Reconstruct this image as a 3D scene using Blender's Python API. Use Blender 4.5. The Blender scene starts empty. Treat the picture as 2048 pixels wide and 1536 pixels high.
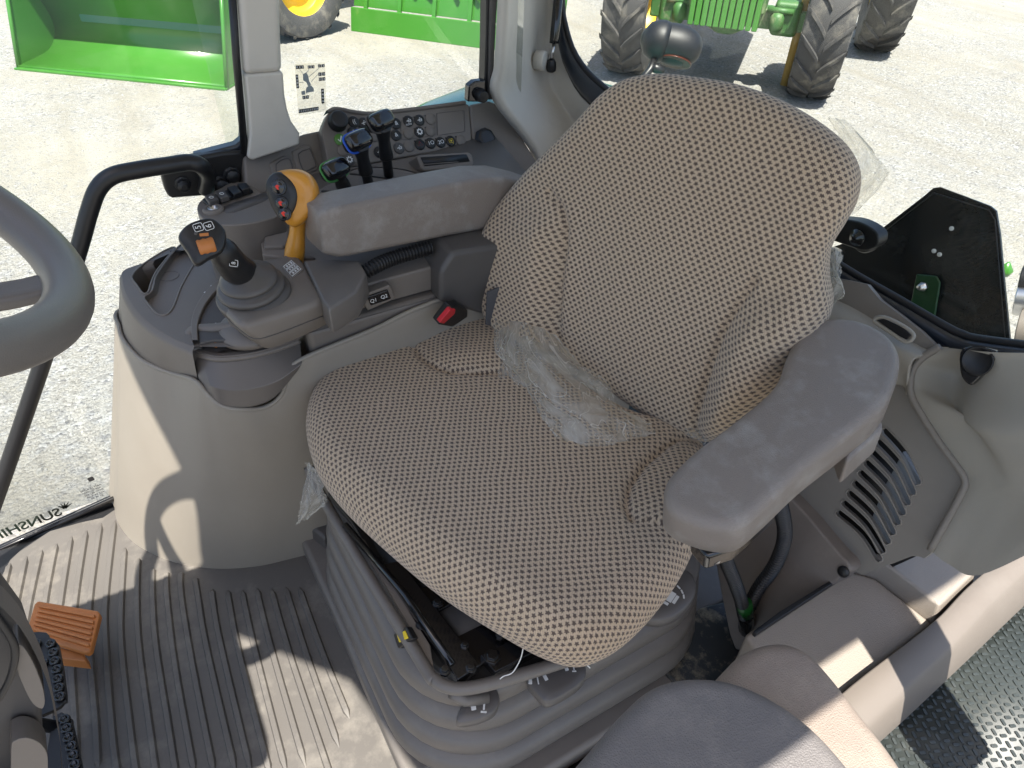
import bpy, bmesh, math, random
from mathutils import Vector as V, Matrix, Euler, noise
from mathutils.geometry import tessellate_polygon
random.seed(7)
S = bpy.context.scene; COL = S.collection
# ---------------------------------------------------------------- camera
CAMZ = 1.35; FPX = 1420.0
def _cam(pitch=40.0, az=31.5, roll=-2.0):
    p, a, r = map(math.radians, (pitch, az, roll))
    f = V((math.cos(a)*math.cos(p), -math.sin(a)*math.cos(p), -math.sin(p)))
    rt = f.cross(V((0, 0, 1))).normalized(); up = rt.cross(f)
    return f, rt*math.cos(r)-up*math.sin(r), up*math.cos(r)+rt*math.sin(r)
FW, RT, UP = _cam(); CP = V((0, 0, CAMZ))
cd = bpy.data.cameras.new('camera'); cam = bpy.data.objects.new('camera', cd); COL.objects.link(cam)
cd.sensor_width = 36; cd.lens = 36*FPX/2048; cd.clip_start = .02; cd.clip_end = 500
cam.matrix_world = Matrix(((RT.x, UP.x, -FW.x, CP.x), (RT.y, UP.y, -FW.y, CP.y), (RT.z, UP.z, -FW.z, CP.z), (0, 0, 0, 1)))
S.camera = cam
# ---------------------------------------------------------------- light
SUN = V((.386, -.13, -1.0)).normalized()
el = math.asin(-SUN.z); azs = math.atan2(-SUN.x, -SUN.y)
w = bpy.data.worlds.new('World'); S.world = w; w.use_nodes = True
nt = w.node_tree; bg = nt.nodes['Background']; sk = nt.nodes.new('ShaderNodeTexSky')
sk.sky_type = 'NISHITA'; sk.sun_disc = False; sk.sun_elevation = el; sk.sun_rotation = azs; sk.dust_density = 2.0
nt.links.new(sk.outputs[0], bg.inputs[0]); bg.inputs[1].default_value = .105
ld = bpy.data.lights.new('sun', 'SUN'); ld.energy = 4.9; ld.angle = math.radians(.5); ld.color = (1, .95, .87)
lo = bpy.data.objects.new('sun', ld); COL.objects.link(lo); lo.rotation_euler = SUN.to_track_quat('-Z', 'Y').to_euler()
S.view_settings.view_transform = 'Standard'; S.view_settings.look = 'None'; S.view_settings.gamma = 1
S.view_settings.exposure = 1.3
try:
    S.cycles.max_bounces = 10; S.cycles.transparent_max_bounces = 24; S.cycles.diffuse_bounces = 6
    S.cycles.caustics_reflective = False; S.cycles.caustics_refractive = False; S.cycles.sample_clamp_indirect = 6
except Exception: pass
# ---------------------------------------------------------------- measuring (sight lines of the survey photo cut with planes of the cab)
def ray(x, y): return (FW*FPX + RT*(x-1024) + UP*(768-y)).normalized()
def PZ(x, y, z): d = ray(x, y); return CP + d*((z-CP.z)/d.z)
def PX(x, y, X): d = ray(x, y); return CP + d*((X-CP.x)/d.x)
def PY(x, y, Y): d = ray(x, y); return CP + d*((Y-CP.y)/d.y)
def PP(x, y, o, n): d = ray(x, y); return CP + d*((V(o)-CP).dot(n)/d.dot(n))
class Frame:                                   # a plane with its own axes, n points to the viewer side
    def __init__(s, o, u, v): s.o = V(o); s.u = V(u).normalized(); s.v = (V(v)-s.u*V(v).dot(s.u)).normalized(); s.n = s.u.cross(s.v)
    def px(s, x, y): return PP(x, y, s.o, s.n)
    def at(s, a, b, c=0): return s.o + s.u*a + s.v*b + s.n*c
    def uv(s, p): d = p-s.o; return d.dot(s.u), d.dot(s.v)
    def up(s, c): f = Frame(s.o+s.n*c, s.u, s.v); return f
# ---------------------------------------------------------------- scene graph
def tag(o, label=None, cat=None, group=None, kind=None):
    if label: o['label'] = label
    if cat: o['category'] = cat
    if group: o['group'] = group
    if kind: o['kind'] = kind
    return o
def thing(name, label, cat, loc=(0, 0, 0), group=None):
    o = bpy.data.objects.new(name, None); o.empty_display_size = .05; COL.objects.link(o); o.location = loc
    return tag(o, label, cat, group)
def link(name, me, m=None, parent=None):
    o = bpy.data.objects.new(name, me); COL.objects.link(o)
    if m: me.materials.append(m)
    if parent:
        o.parent = parent
        if parent.type == 'EMPTY': o.matrix_parent_inverse = Matrix.Translation(-V(parent.location))
    return o
def mk(name, bm, m, parent=None, bevel=0, seg=3, sub=0, smooth=True, angle=35, solid=0):
    bmesh.ops.recalc_face_normals(bm, faces=bm.faces)
    me = bpy.data.meshes.new(name); bm.to_mesh(me); bm.free()
    for p in me.polygons: p.use_smooth = smooth
    o = link(name, me, m, parent)
    if solid: s = o.modifiers.new('s', 'SOLIDIFY'); s.thickness = solid; s.offset = -1
    if bevel:
        b = o.modifiers.new('b', 'BEVEL'); b.width = bevel; b.segments = seg; b.limit_method = 'ANGLE'; b.angle_limit = math.radians(angle); b.harden_normals = True; b.use_clamp_overlap = True
    if sub: s = o.modifiers.new('u', 'SUBSURF'); s.levels = s.render_levels = sub
    return o
class BM:                                       # collects shapes into one mesh
    def __init__(s): s.b = bmesh.new(); s.uv = None
    def poly(s, pts): 
        vs = [s.b.verts.new(p) for p in pts]; return s.b.faces.new(vs)
    def grid(s, rows, closed=False, uvs=None):
        g = [[s.b.verts.new(p) for p in r] for r in rows]; n = len(g[0])
        if uvs and not s.uv: s.uv = s.b.loops.layers.uv.new('UVMap')
        for i in range(len(g)-1):
            for j in range(n if closed else n-1):
                k = (j+1) % n
                try: f = s.b.faces.new((g[i][j], g[i][k], g[i+1][k], g[i+1][j]))
                except ValueError: continue
                if uvs:
                    for l, q in zip(f.loops, (uvs[i][j], uvs[i][k], uvs[i+1][k], uvs[i+1][j])): l[s.uv].uv = q
        return g
    def cap(s, ring, rev=False):
        try: s.b.faces.new(ring[::-1] if rev else ring)
        except ValueError: pass
    def loft(s, rings, caps=True):
        g = s.grid(rings, True)
        if caps: s.cap(g[0], True); s.cap(g[-1])
        return s
    def prism(s, pts, d):                       # outline swept by vector d
        return s.loft([pts, [p+d for p in pts]])
    def box(s, c, sx, sy, sz, M=None):
        M = M or Matrix.Identity(3); c = V(c); r = []
        for z in (-1, 1): r.append([c + M @ V((x*sx/2, y*sy/2, z*sz/2)) for x, y in ((-1, -1), (1, -1), (1, 1), (-1, 1))])
        return s.loft(r)
    def tube(s, path, r, n=12, caps=True, rib=None):
        path = [V(p) for p in path]; m = len(path); rings = []
        t0 = (path[1]-path[0]).normalized(); a = t0.orthogonal().normalized()
        for i, p in enumerate(path):
            t = (path[min(i+1, m-1)]-path[max(i-1, 0)]).normalized()
            a = (a - t*a.dot(t)).normalized(); b = t.cross(a)
            rr = r[i] if isinstance(r, (list, tuple)) else r
            rings.append([p + (a*math.cos(2*math.pi*k/n)+b*math.sin(2*math.pi*k/n))*rr for k in range(n)])
        return s.loft(rings, caps)
    def lathe(s, o, ax, prof, n=24, caps=True):  # prof = [(radius, height)]
        ax = V(ax).normalized(); a = ax.orthogonal().normalized(); b = ax.cross(a); o = V(o)
        return s.loft([[o + ax*h + (a*math.cos(2*math.pi*k/n)+b*math.sin(2*math.pi*k/n))*max(r, 1e-4) for k in range(n)] for r, h in prof], caps)
    def mk(s, *a, **k): return mk(a[0], s.b, *a[1:], **k)
def rgbn(p, s): return noise.noise(V(p)*s)
def cat(pts, n=6, closed=False):                # Catmull-Rom through points
    pts = [V(p) if len(p) == 3 else V((p[0], p[1], 0)) for p in pts]; m = len(pts); out = []
    for i in range(m if closed else m-1):
        g = (lambda k: pts[k % m]) if closed else (lambda k: pts[max(0, min(m-1, k))])
        a, b, c, d = g(i-1), g(i), g(i+1), g(i+2)
        for k in range(n):
            t = k/n; out.append(.5*((2*b)+(c-a)*t+(2*a-5*b+4*c-d)*t*t+(3*b-a-3*c+d)*t*t*t))
    if not closed: out.append(pts[-1].copy())
    return out
def patch(rows, nu=5, nv=5):                    # smooth surface through a small net of points
    rr = [cat(r, nu) for r in rows]; cols = [cat([r[j] for r in rr], nv) for j in range(len(rr[0]))]
    return [[c[i] for c in cols] for i in range(len(cols[0]))]
def pl(fr, pts): return [fr.px(*p) for p in pts]
def plate(name, pts, n, t, m, parent=None, bevel=.003, seg=3, **k):   # flat plate, pts on its front face
    b = BM(); b.prism(pts, -V(n)*t); return b.mk(name, m, parent, bevel=bevel, seg=seg, **k)
def face(p, side=0, up=.35):                   # a frame at p tilted up and towards the open door
    n = ((CP-p).normalized()+V((0, 0, up))+RT*side).normalized(); u = V((0, 0, 1)).cross(n).normalized(); return Frame(p, u, n.cross(u))
def rrect(fr, ca, cb, w, h, r=.004, rot=0, n=4, c=0):
    pts = []
    for sx, sy, a0 in ((1, 1, 0), (-1, 1, 90), (-1, -1, 180), (1, -1, 270)):
        for k in range(n+1):
            a = math.radians(a0+90*k/n); x = sx*(w/2-r)+r*math.cos(a); y = sy*(h/2-r)+r*math.sin(a)
            pts.append(fr.at(ca+x*math.cos(rot)-y*math.sin(rot), cb+x*math.sin(rot)+y*math.cos(rot), c))
    return pts
def inflate(name, fr, outline, m, parent, edge, depth, f=None, rings=22, c=None):
    # cushion: outline (u,v) on the frame plane = widest line; top bulges by edge along n, body goes depth below
    P = [V((a, b)) for a, b in outline]; c = c or sum(P, V((0, 0)))/len(P); R = []; UVs = []
    prof = [(None, i/rings) for i in range(rings)]
    for _, s in prof:
        R.append([fr.at(*(c+(p-c)*(s*(1-edge/(p-c).length))), edge + (f(*(c+(p-c)*(s*(1-edge/(p-c).length)))) if f else 0)) for p in P])
        UVs.append([tuple(c+(p-c)*(s*(1-edge/(p-c).length))) for p in P])
    for k in range(0, 9):
        a = math.pi/2*k/8; 
        row = []; ur = []
        for p in P:
            L = (p-c).length; rr = L-edge+edge*math.sin(a); q = c+(p-c)*(rr/L); q0 = c+(p-c)*(1-edge/L)
            row.append(fr.at(q.x, q.y, edge*math.cos(a)+(f(*q0) if f else 0)*math.cos(a)**1.0))
            ur.append(tuple(c+(p-c)*((L-edge+edge*a)/L)))
        R.append(row); UVs.append(ur)
    for k in range(1, 8):
        s = k/7; row = []; ur = []
        for p in P:
            L = (p-c).length; sh = 1-.035/L*(1-math.sqrt(max(0, 1-s*s)))
            q = c+(p-c)*sh; row.append(fr.at(q.x, q.y, -depth*s)); ur.append(tuple(c+(p-c)*((L+.57*edge+depth*s)/L)))
        R.append(row); UVs.append(ur)
    b = BM(); g = b.grid(R, True, UVs); b.cap(g[-1])
    return b.mk(name, m, parent)
def text(name, s, fr, a, bb, size, m, parent, rot=0, c=.0006, mirror=False, ex=0, align='CENTER', shear=0, thick=0):
    cu = bpy.data.curves.new(name, 'FONT'); cu.body = s; cu.size = size; cu.align_x = align; cu.align_y = 'CENTER'; cu.extrude = ex or .0002; cu.shear = shear; cu.offset = thick
    t = bpy.data.objects.new('t', cu); COL.objects.link(t); dg = bpy.context.evaluated_depsgraph_get()
    me = bpy.data.meshes.new_from_object(t.evaluated_get(dg)); bpy.data.objects.remove(t); bpy.data.curves.remove(cu)
    cr, sr = math.cos(rot), math.sin(rot)
    for v in me.vertices:
        x = -v.co.x if mirror else v.co.x; y = v.co.y
        v.co = fr.at(a+x*cr-y*sr, bb+x*sr+y*cr, c+v.co.z)
    me.name = name
    return link(name, me, m, parent)
# ---------------------------------------------------------------- materials
def mat(name, col, rough=.5, metal=0, bump=0, bs=400, var=0, vs=6, coat=0, spec=.5, dirt=None, dirts=3, dirta=.5, emit=0):
    m = bpy.data.materials.new(name); m.use_nodes = True; t = m.node_tree; N = t.nodes; L = t.links; p = N['Principled BSDF']
    p.inputs['Base Color'].default_value = (*col, 1); p.inputs['Roughness'].default_value = rough; p.inputs['Metallic'].default_value = metal
    p.inputs['Coat Weight'].default_value = coat; p.inputs['Specular IOR Level'].default_value = spec
    tc = N.new('ShaderNodeTexCoord').outputs['Object']
    last = None
    if var or dirt:
        nz = N.new('ShaderNodeTexNoise'); nz.inputs['Scale'].default_value = vs; nz.inputs['Detail'].default_value = 6; L.new(tc, nz.inputs['Vector'])
        mx = N.new('ShaderNodeMix'); mx.data_type = 'RGBA'; mx.inputs['A'].default_value = (*[c*(1-var) for c in col], 1); mx.inputs['B'].default_value = (*[min(1, c*(1+var)) for c in col], 1)
        L.new(nz.outputs[0], mx.inputs['Factor']); last = mx.outputs['Result']
        if dirt:
            n2 = N.new('ShaderNodeTexNoise'); n2.inputs['Scale'].default_value = dirts; n2.inputs['Detail'].default_value = 9; n2.inputs['Roughness'].default_value = .7; L.new(tc, n2.inputs['Vector'])
            r = N.new('ShaderNodeMapRange'); r.inputs[1].default_value = .5; r.inputs[2].default_value = .72; r.inputs[4].default_value = dirta; L.new(n2.outputs[0], r.inputs[0])
            m2 = N.new('ShaderNodeMix'); m2.data_type = 'RGBA'; m2.inputs['B'].default_value = (*dirt, 1); L.new(r.outputs[0], m2.inputs['Factor']); L.new(last, m2.inputs['A']); last = m2.outputs['Result']
            ra = N.new('ShaderNodeMath'); ra.operation = 'MULTIPLY_ADD'; ra.inputs[1].default_value = .25; ra.inputs[2].default_value = rough; L.new(r.outputs[0], ra.inputs[0]); L.new(ra.outputs[0], p.inputs['Roughness'])
        L.new(last, p.inputs['Base Color'])
    if bump:
        n3 = N.new('ShaderNodeTexVoronoi' if bs < 900 else 'ShaderNodeTexNoise'); n3.inputs['Scale'].default_value = bs; L.new(tc, n3.inputs['Vector'])
        b = N.new('ShaderNodeBump'); b.inputs['Strength'].default_value = bump; b.inputs['Distance'].default_value = .0006; L.new(n3.outputs[0], b.inputs['Height']); L.new(b.outputs[0], p.inputs['Normal'])
    if emit: p.inputs['Emission Color'].default_value = (*col, 1); p.inputs['Emission Strength'].default_value = emit
    return m
def glassm(name, tint=(.96, .98, .965), refl=.06, rough=0.0):
    m = bpy.data.materials.new(name); m.use_nodes = True; t = m.node_tree; N = t.nodes; L = t.links
    out = N['Material Output']; N.remove(N['Principled BSDF'])
    tr = N.new('ShaderNodeBsdfTransparent'); tr.inputs[0].default_value = (*tint, 1)
    gl = N.new('ShaderNodeBsdfGlossy'); gl.inputs['Roughness'].default_value = rough
    lw = N.new('ShaderNodeLayerWeight'); lw.inputs[0].default_value = .5; pw = N.new('ShaderNodeMath'); pw.operation = 'POWER'; pw.inputs[1].default_value = 4.0; L.new(lw.outputs['Facing'], pw.inputs[0])
    ml = N.new('ShaderNodeMath'); ml.operation = 'MULTIPLY_ADD'; ml.inputs[1].default_value = .5; ml.inputs[2].default_value = refl*.5; L.new(pw.outputs[0], ml.inputs[0]); mx = N.new('ShaderNodeMixShader')
    L.new(ml.outputs[0], mx.inputs[0]); L.new(tr.outputs[0], mx.inputs[1]); L.new(gl.outputs[0], mx.inputs[2]); L.new(mx.outputs[0], out.inputs[0])
    return m
def film():                                     # thin crumpled polythene
    m = bpy.data.materials.new('polythene'); m.use_nodes = True; t = m.node_tree; N = t.nodes; L = t.links
    out = N['Material Output']; p = N['Principled BSDF']; p.inputs['Base Color'].default_value = (.86, .84, .77, 1); p.inputs['Roughness'].default_value = .14
    p.inputs['Specular IOR Level'].default_value = .8
    tr = N.new('ShaderNodeBsdfTransparent'); tr.inputs[0].default_value = (.95, .94, .9, 1); mx = N.new('ShaderNodeMixShader')
    tc = N.new('ShaderNodeTexCoord').outputs['Object']; nz = N.new('ShaderNodeTexNoise'); nz.inputs['Scale'].default_value = 2.2; nz.inputs['Detail'].default_value = 5; nz.inputs['Distortion'].default_value = .8; mpg = N.new('ShaderNodeMapping'); mpg.inputs['Scale'].default_value = (2.4, 1.6, 1); L.new(N.new('ShaderNodeTexCoord').outputs['UV'], mpg.inputs[0]); L.new(mpg.outputs[0], nz.inputs['Vector'])
    r = N.new('ShaderNodeMapRange'); r.inputs[1].default_value = .35; r.inputs[2].default_value = .7; r.inputs[3].default_value = .16; r.inputs[4].default_value = .52; L.new(nz.outputs[0], r.inputs[0])
    def ridge(sc, wd, dst):
        q = N.new('ShaderNodeTexNoise'); q.inputs['Scale'].default_value = sc; q.inputs['Detail'].default_value = 1; q.inputs['Distortion'].default_value = dst; L.new(mpg.outputs[0], q.inputs['Vector'])
        s = N.new('ShaderNodeMath'); s.operation = 'SUBTRACT'; s.inputs[1].default_value = .5; L.new(q.outputs[0], s.inputs[0]); a = N.new('ShaderNodeMath'); a.operation = 'ABSOLUTE'; L.new(s.outputs[0], a.inputs[0])
        k = N.new('ShaderNodeMapRange'); k.inputs[1].default_value = 0; k.inputs[2].default_value = wd; k.inputs[3].default_value = .85; k.inputs[4].default_value = 0; L.new(a.outputs[0], k.inputs[0]); return k.outputs[0]
    def mxx(a, b): q = N.new('ShaderNodeMath'); q.operation = 'MAXIMUM'; L.new(a, q.inputs[0]); L.new(b, q.inputs[1]); return q.outputs[0]
    lw = N.new('ShaderNodeLayerWeight'); pw = N.new('ShaderNodeMath'); pw.operation = 'POWER'; pw.inputs[1].default_value = 2.2; L.new(lw.outputs['Facing'], pw.inputs[0])
    alpha = mxx(mxx(r.outputs[0], ridge(2.5, .012, .6)), mxx(ridge(5, .010, 1.2), pw.outputs[0]))
    L.new(alpha, mx.inputs[0]); L.new(tr.outputs[0], mx.inputs[1])
    n2 = N.new('ShaderNodeTexNoise'); n2.inputs['Scale'].default_value = 45; n2.inputs['Distortion'].default_value = 2.5; L.new(tc, n2.inputs['Vector'])
    b = N.new('ShaderNodeBump'); b.inputs['Strength'].default_value = .35; b.inputs['Distance'].default_value = .002; L.new(n2.outputs[0], b.inputs['Height']); L.new(b.outputs[0], p.inputs['Normal'])
    tl = N.new('ShaderNodeBsdfTranslucent'); tl.inputs[0].default_value = (.75, .73, .66, 1); m2 = N.new('ShaderNodeMixShader'); m2.inputs[0].default_value = .35
    L.new(p.outputs[0], m2.inputs[1]); L.new(tl.outputs[0], m2.inputs[2]); L.new(m2.outputs[0], mx.inputs[2]); L.new(mx.outputs[0], out.inputs[0])
    return m
def fabric():
    m = bpy.data.materials.new('star_knit_fabric'); m.use_nodes = True; t = m.node_tree; N = t.nodes; L = t.links; p = N['Principled BSDF']
    p.inputs['Roughness'].default_value = .95; p.inputs['Specular IOR Level'].default_value = .15
    p.inputs['Sheen Weight'].default_value = .25; p.inputs['Sheen Roughness'].default_value = .5
    uv = N.new('ShaderNodeTexCoord').outputs['UV']
    def M(op, a, b=None, c=None):
        n = N.new('ShaderNodeMath'); n.operation = op
        for i, q in enumerate((a, b, c)):
            if q is None: continue
            if isinstance(q, (int, float)): n.inputs[i].default_value = q
            else: L.new(q, n.inputs[i])
        return n.outputs[0]
    dn = N.new('ShaderNodeTexNoise'); dn.inputs['Scale'].default_value = 14; L.new(uv, dn.inputs['Vector'])
    sp = N.new('ShaderNodeSeparateXYZ'); L.new(uv, sp.inputs[0])
    jit = M('MULTIPLY', M('SUBTRACT', dn.outputs[0], .5), .010)
    px, py = FPITCH
    u = M('DIVIDE', M('ADD', sp.outputs[0], jit), px); v = M('DIVIDE', M('ADD', sp.outputs[1], jit), py)
    row = M('FLOOR', v); odd = M('MULTIPLY', M('FLOORED_MODULO', row, 2.0), .5)
    a = M('MULTIPLY', M('SUBTRACT', M('FRACT', M('ADD', u, odd)), .5), px); b = M('MULTIPLY', M('SUBTRACT', M('FRACT', v), .5), py)
    fn = N.new('ShaderNodeTexNoise'); fn.inputs['Scale'].default_value = 420; fn.inputs['Detail'].default_value = 3; L.new(uv, fn.inputs['Vector'])
    r = M('SQRT', M('ADD', M('MULTIPLY', a, a), M('MULTIPLY', M('MULTIPLY', b, b), 1.5)))
    th = M('ARCTAN2', b, a); lob = M('MULTIPLY_ADD', M('COSINE', M('MULTIPLY_ADD', th, 5, .6)), .22, 1.0)
    d = M('DIVIDE', r, M('MULTIPLY', lob, .00325)); d = M('ADD', d, M('MULTIPLY', M('SUBTRACT', fn.outputs[0], .5), 1.1))
    k = N.new('ShaderNodeMapRange'); k.inputs[1].default_value = .75; k.inputs[2].default_value = 1.2; L.new(d, k.inputs[0])
    wn = N.new('ShaderNodeTexWave'); wn.wave_type = 'BANDS'; wn.bands_direction = 'DIAGONAL'; wn.inputs['Scale'].default_value = 210; wn.inputs['Distortion'].default_value = 3; wn.inputs['Detail'].default_value = 1; L.new(uv, wn.inputs['Vector'])
    lt = N.new('ShaderNodeMix'); lt.data_type = 'RGBA'; lt.inputs['A'].default_value = (.35, .268, .188, 1); lt.inputs['B'].default_value = (.66, .52, .372, 1); L.new(M('MULTIPLY_ADD', wn.outputs[0], .5, M('MULTIPLY', fn.outputs[0], .5)), lt.inputs['Factor'])
    c = N.new('ShaderNodeMix'); c.data_type = 'RGBA'; c.inputs['A'].default_value = (.115, .086, .07, 1); L.new(k.outputs[0], c.inputs['Factor']); L.new(lt.outputs['Result'], c.inputs['B'])
    L.new(c.outputs['Result'], p.inputs['Base Color'])
    h = M('ADD', M('MULTIPLY', k.outputs[0], .7), M('MULTIPLY', fn.outputs[0], .5))
    bp = N.new('ShaderNodeBump'); bp.inputs['Strength'].default_value = .8; bp.inputs['Distance'].default_value = .0016; L.new(h, bp.inputs['Height']); L.new(bp.outputs[0], p.inputs['Normal'])
    return m
FPITCH = (.0116, .0068)
GREY = (.172, .148, .126)
M_grey = mat('console_plastic', GREY, .48, bump=.25, bs=1800, var=.06, dirt=(.26, .24, .21), dirts=5, dirta=.22)
M_dgrey = mat('dark_grey_plastic', (.085, .078, .073), .5, bump=.25, bs=1800, var=.06)
M_body = mat('console_body_plastic', (.295, .262, .216), .55, bump=.3, bs=1500, var=.05, dirt=(.36, .33, .28), dirts=4, dirta=.25)
M_pillar = mat('pillar_plastic', (.56, .525, .46), .5, bump=.3, bs=1600, var=.04, dirt=(.30, .27, .23), dirts=7, dirta=.25)
M_arm = mat('armrest_vinyl', (.225, .192, .166), .42, bump=.9, bs=700, var=.06, dirt=(.38, .36, .33), dirts=16, dirta=.6)
M_blk = mat('black_plastic', (.012, .012, .013), .38, bump=.2, bs=1600, var=.2)
M_blkg = mat('gloss_black', (.008, .008, .009), .15, coat=.4)
M_rub = mat('black_rubber', (.02, .02, .021), .6, bump=.3, bs=1200, var=.2, dirt=(.14, .13, .11), dirts=12, dirta=.3)
M_boot = mat('boot_rubber', (.095, .085, .077), .45, bump=.2, bs=1500, var=.05)
M_bell = mat('bellows_rubber', (.145, .130, .116), .45, bump=.2, bs=1500, var=.08, dirt=(.26, .24, .21), dirts=9, dirta=.3)
M_mat = mat('floor_mat_rubber', (.105, .096, .086), .52, bump=.3, bs=1300, var=.10, dirt=(.34, .31, .26), dirts=9, dirta=.42)
M_orange = mat('orange_plastic', (.52, .185, .045), .45, var=.08, vs=20, bump=.2, bs=1600, dirt=(.25, .1, .04), dirts=30, dirta=.35)
M_amber = mat('amber_plastic', (.62, .27, .03), .32, var=.05, coat=.25, dirt=(.3, .12, .02), dirts=18, dirta=.25)
M_steel = mat('bright_steel', (.6, .6, .6), .3, metal=1)
M_white = mat('white_print', (.75, .75, .73), .5)
M_green = mat('loader_green', (.045, .19, .022), .28, coat=.3, var=.06, dirt=(.25, .38, .16), dirts=2.5, dirta=.10)
M_dgreen = mat('chassis_green', (.045, .14, .035), .5, var=.15, dirt=(.42, .38, .26), dirts=5, dirta=.8)
M_yel = mat('rim_yellow', (.75, .50, .02), .4, coat=.2)
M_tyre = mat('tyre_rubber', (.055, .053, .052), .8, var=.2, bump=.4, bs=80, dirt=(.30, .27, .22), dirts=4, dirta=.6)
def paperm():
    m = mat('sticker_paper', (.80, .77, .66), .5); t = m.node_tree; N = t.nodes; L = t.links
    tl = N.new('ShaderNodeBsdfTransparent'); tl.inputs[0].default_value = (1, .985, .93, 1); mx = N.new('ShaderNodeMixShader'); mx.inputs[0].default_value = .74
    L.new(N['Principled BSDF'].outputs[0], mx.inputs[1]); L.new(tl.outputs[0], mx.inputs[2]); L.new(mx.outputs[0], N['Material Output'].inputs[0]); return m
M_film = film(); M_fab = fabric()
M_glass = glassm('cab_glass')
M_bframe = mat('blue_black_frame', (.018, .024, .034), .3, coat=.5)
# ================================================================ ground
GZ = -1.2
def ground_mat():
    m = bpy.data.materials.new('gravel'); m.use_nodes = True; t = m.node_tree; N = t.nodes; L = t.links; p = N['Principled BSDF']
    p.inputs['Roughness'].default_value = .95; p.inputs['Specular IOR Level'].default_value = .1
    tc = N.new('ShaderNodeTexCoord').outputs['Object']
    def nz(s, d=6, r=.6, dist=0):
        n = N.new('ShaderNodeTexNoise'); n.inputs['Scale'].default_value = s; n.inputs['Detail'].default_value = d; n.inputs['Roughness'].default_value = r; n.inputs['Distortion'].default_value = dist; L.new(tc, n.inputs['Vector']); return n.outputs[0]
    def mr(x, a, b, c=0, d=1):
        n = N.new('ShaderNodeMapRange'); n.inputs[1].default_value = a; n.inputs[2].default_value = b; n.inputs[3].default_value = c; n.inputs[4].default_value = d; L.new(x, n.inputs[0]); return n.outputs[0]
    def mix(f, a, b, bt='MIX'):
        n = N.new('ShaderNodeMix'); n.data_type = 'RGBA'; n.blend_type = bt
        for k, q in (('Factor', f), ('A', a), ('B', b)):
            if isinstance(q, tuple): n.inputs[k].default_value = (*q, 1)
            elif isinstance(q, float): n.inputs[k].default_value = q
            else: L.new(q, n.inputs[k])
        return n.outputs['Result']
    vo = N.new('ShaderNodeTexVoronoi'); vo.inputs['Scale'].default_value = 58; L.new(tc, vo.inputs['Vector'])
    vs = N.new('ShaderNodeTexVoronoi'); vs.inputs['Scale'].default_value = 130; L.new(tc, vs.inputs['Vector'])
    bw = N.new('ShaderNodeRGBToBW'); L.new(vo.outputs['Color'], bw.inputs[0])
    bw2 = N.new('ShaderNodeRGBToBW'); L.new(vs.outputs['Color'], bw2.inputs[0])
    dust = mix(mr(nz(1.2), .3, .7), (.31, .29, .245), (.405, .385, .34))
    stones = mix(mr(bw.outputs[0], .15, .85), (.13, .13, .135), (.46, .46, .455))
    st2 = mix(mr(bw2.outputs[0], .1, .9), (.15, .147, .14), (.43, .42, .40))
    grav = mix(mr(nz(9, 3), .4, .6), stones, st2)
    zone = mr(nz(.33, 5, .62, .6), .38, .56)                 # where loose gravel lies
    sprk = mr(nz(16, 4, .7), .50, .60)
    f = N.new('ShaderNodeMath'); f.operation = 'MULTIPLY_ADD'; f.inputs[1].default_value = .65; L.new(zone, f.inputs[0])
    g = N.new('ShaderNodeMath'); g.operation = 'MULTIPLY'; g.inputs[1].default_value = .5; L.new(sprk, g.inputs[0]); L.new(g.outputs[0], f.inputs[2])
    col = mix(f.outputs[0], dust, grav)
    mp = N.new('ShaderNodeMapping'); mp.inputs['Rotation'].default_value = (0, 0, .55); mp.inputs['Scale'].default_value = (.35, 3.2, 1); L.new(tc, mp.inputs[0])
    n = N.new('ShaderNodeTexNoise'); n.inputs['Scale'].default_value = 1.1; n.inputs['Detail'].default_value = 6; L.new(mp.outputs[0], n.inputs['Vector'])
    col = mix(mr(n.outputs[0], .5, .75, 0, .5), col, (.26, .235, .185))
    L.new(col, p.inputs['Base Color'])
    h = N.new('ShaderNodeMath'); h.operation = 'MULTIPLY_ADD'; L.new(vo.outputs['Distance'], h.inputs[0]); h.inputs[1].default_value = -.5; L.new(nz(30, 8, .7), h.inputs[2])
    b = N.new('ShaderNodeBump'); b.inputs['Strength'].default_value = .9; b.inputs['Distance'].default_value = .03; L.new(h.outputs[0], b.inputs['Height']); L.new(b.outputs[0], p.inputs['Normal'])
    return m
b = BM(); b.poly([V((x, y, GZ)) for x, y in ((-150, -150), (150, -150), (150, 150), (-150, 150))])
tag(b.mk('ground', ground_mat(), smooth=False), kind='structure')
# loose stones on the yard (uncountable)
b = BM(); rs = random.Random(3)
for i in range(2600):
    if i < 1700: px_, py_ = rs.uniform(0, 620), rs.uniform(120, 1000)
    else: px_, py_ = rs.uniform(560, 2048), rs.uniform(0, 620)
    p = PZ(px_, py_, GZ); s = rs.uniform(.004, .011)*(1 if rs.random() < .93 else 1.8)
    q = [p+V((math.cos(k*1.26+rs.random()*.5)*s*rs.uniform(.7, 1.2), math.sin(k*1.26)*s*rs.uniform(.7, 1.2), 0)) for k in range(5)]
    t = [p+(a-p)*.55+V((0, 0, s*rs.uniform(.5, .9))) for a in q]
    b.loft([q, t])
tag(b.mk('gravel_stones', mat('pebble', (.27, .265, .25), .9, var=.6, vs=3), smooth=False), kind='stuff')
# ================================================================ cab shell: floor, roof, glass, pillars
T = thing
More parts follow.
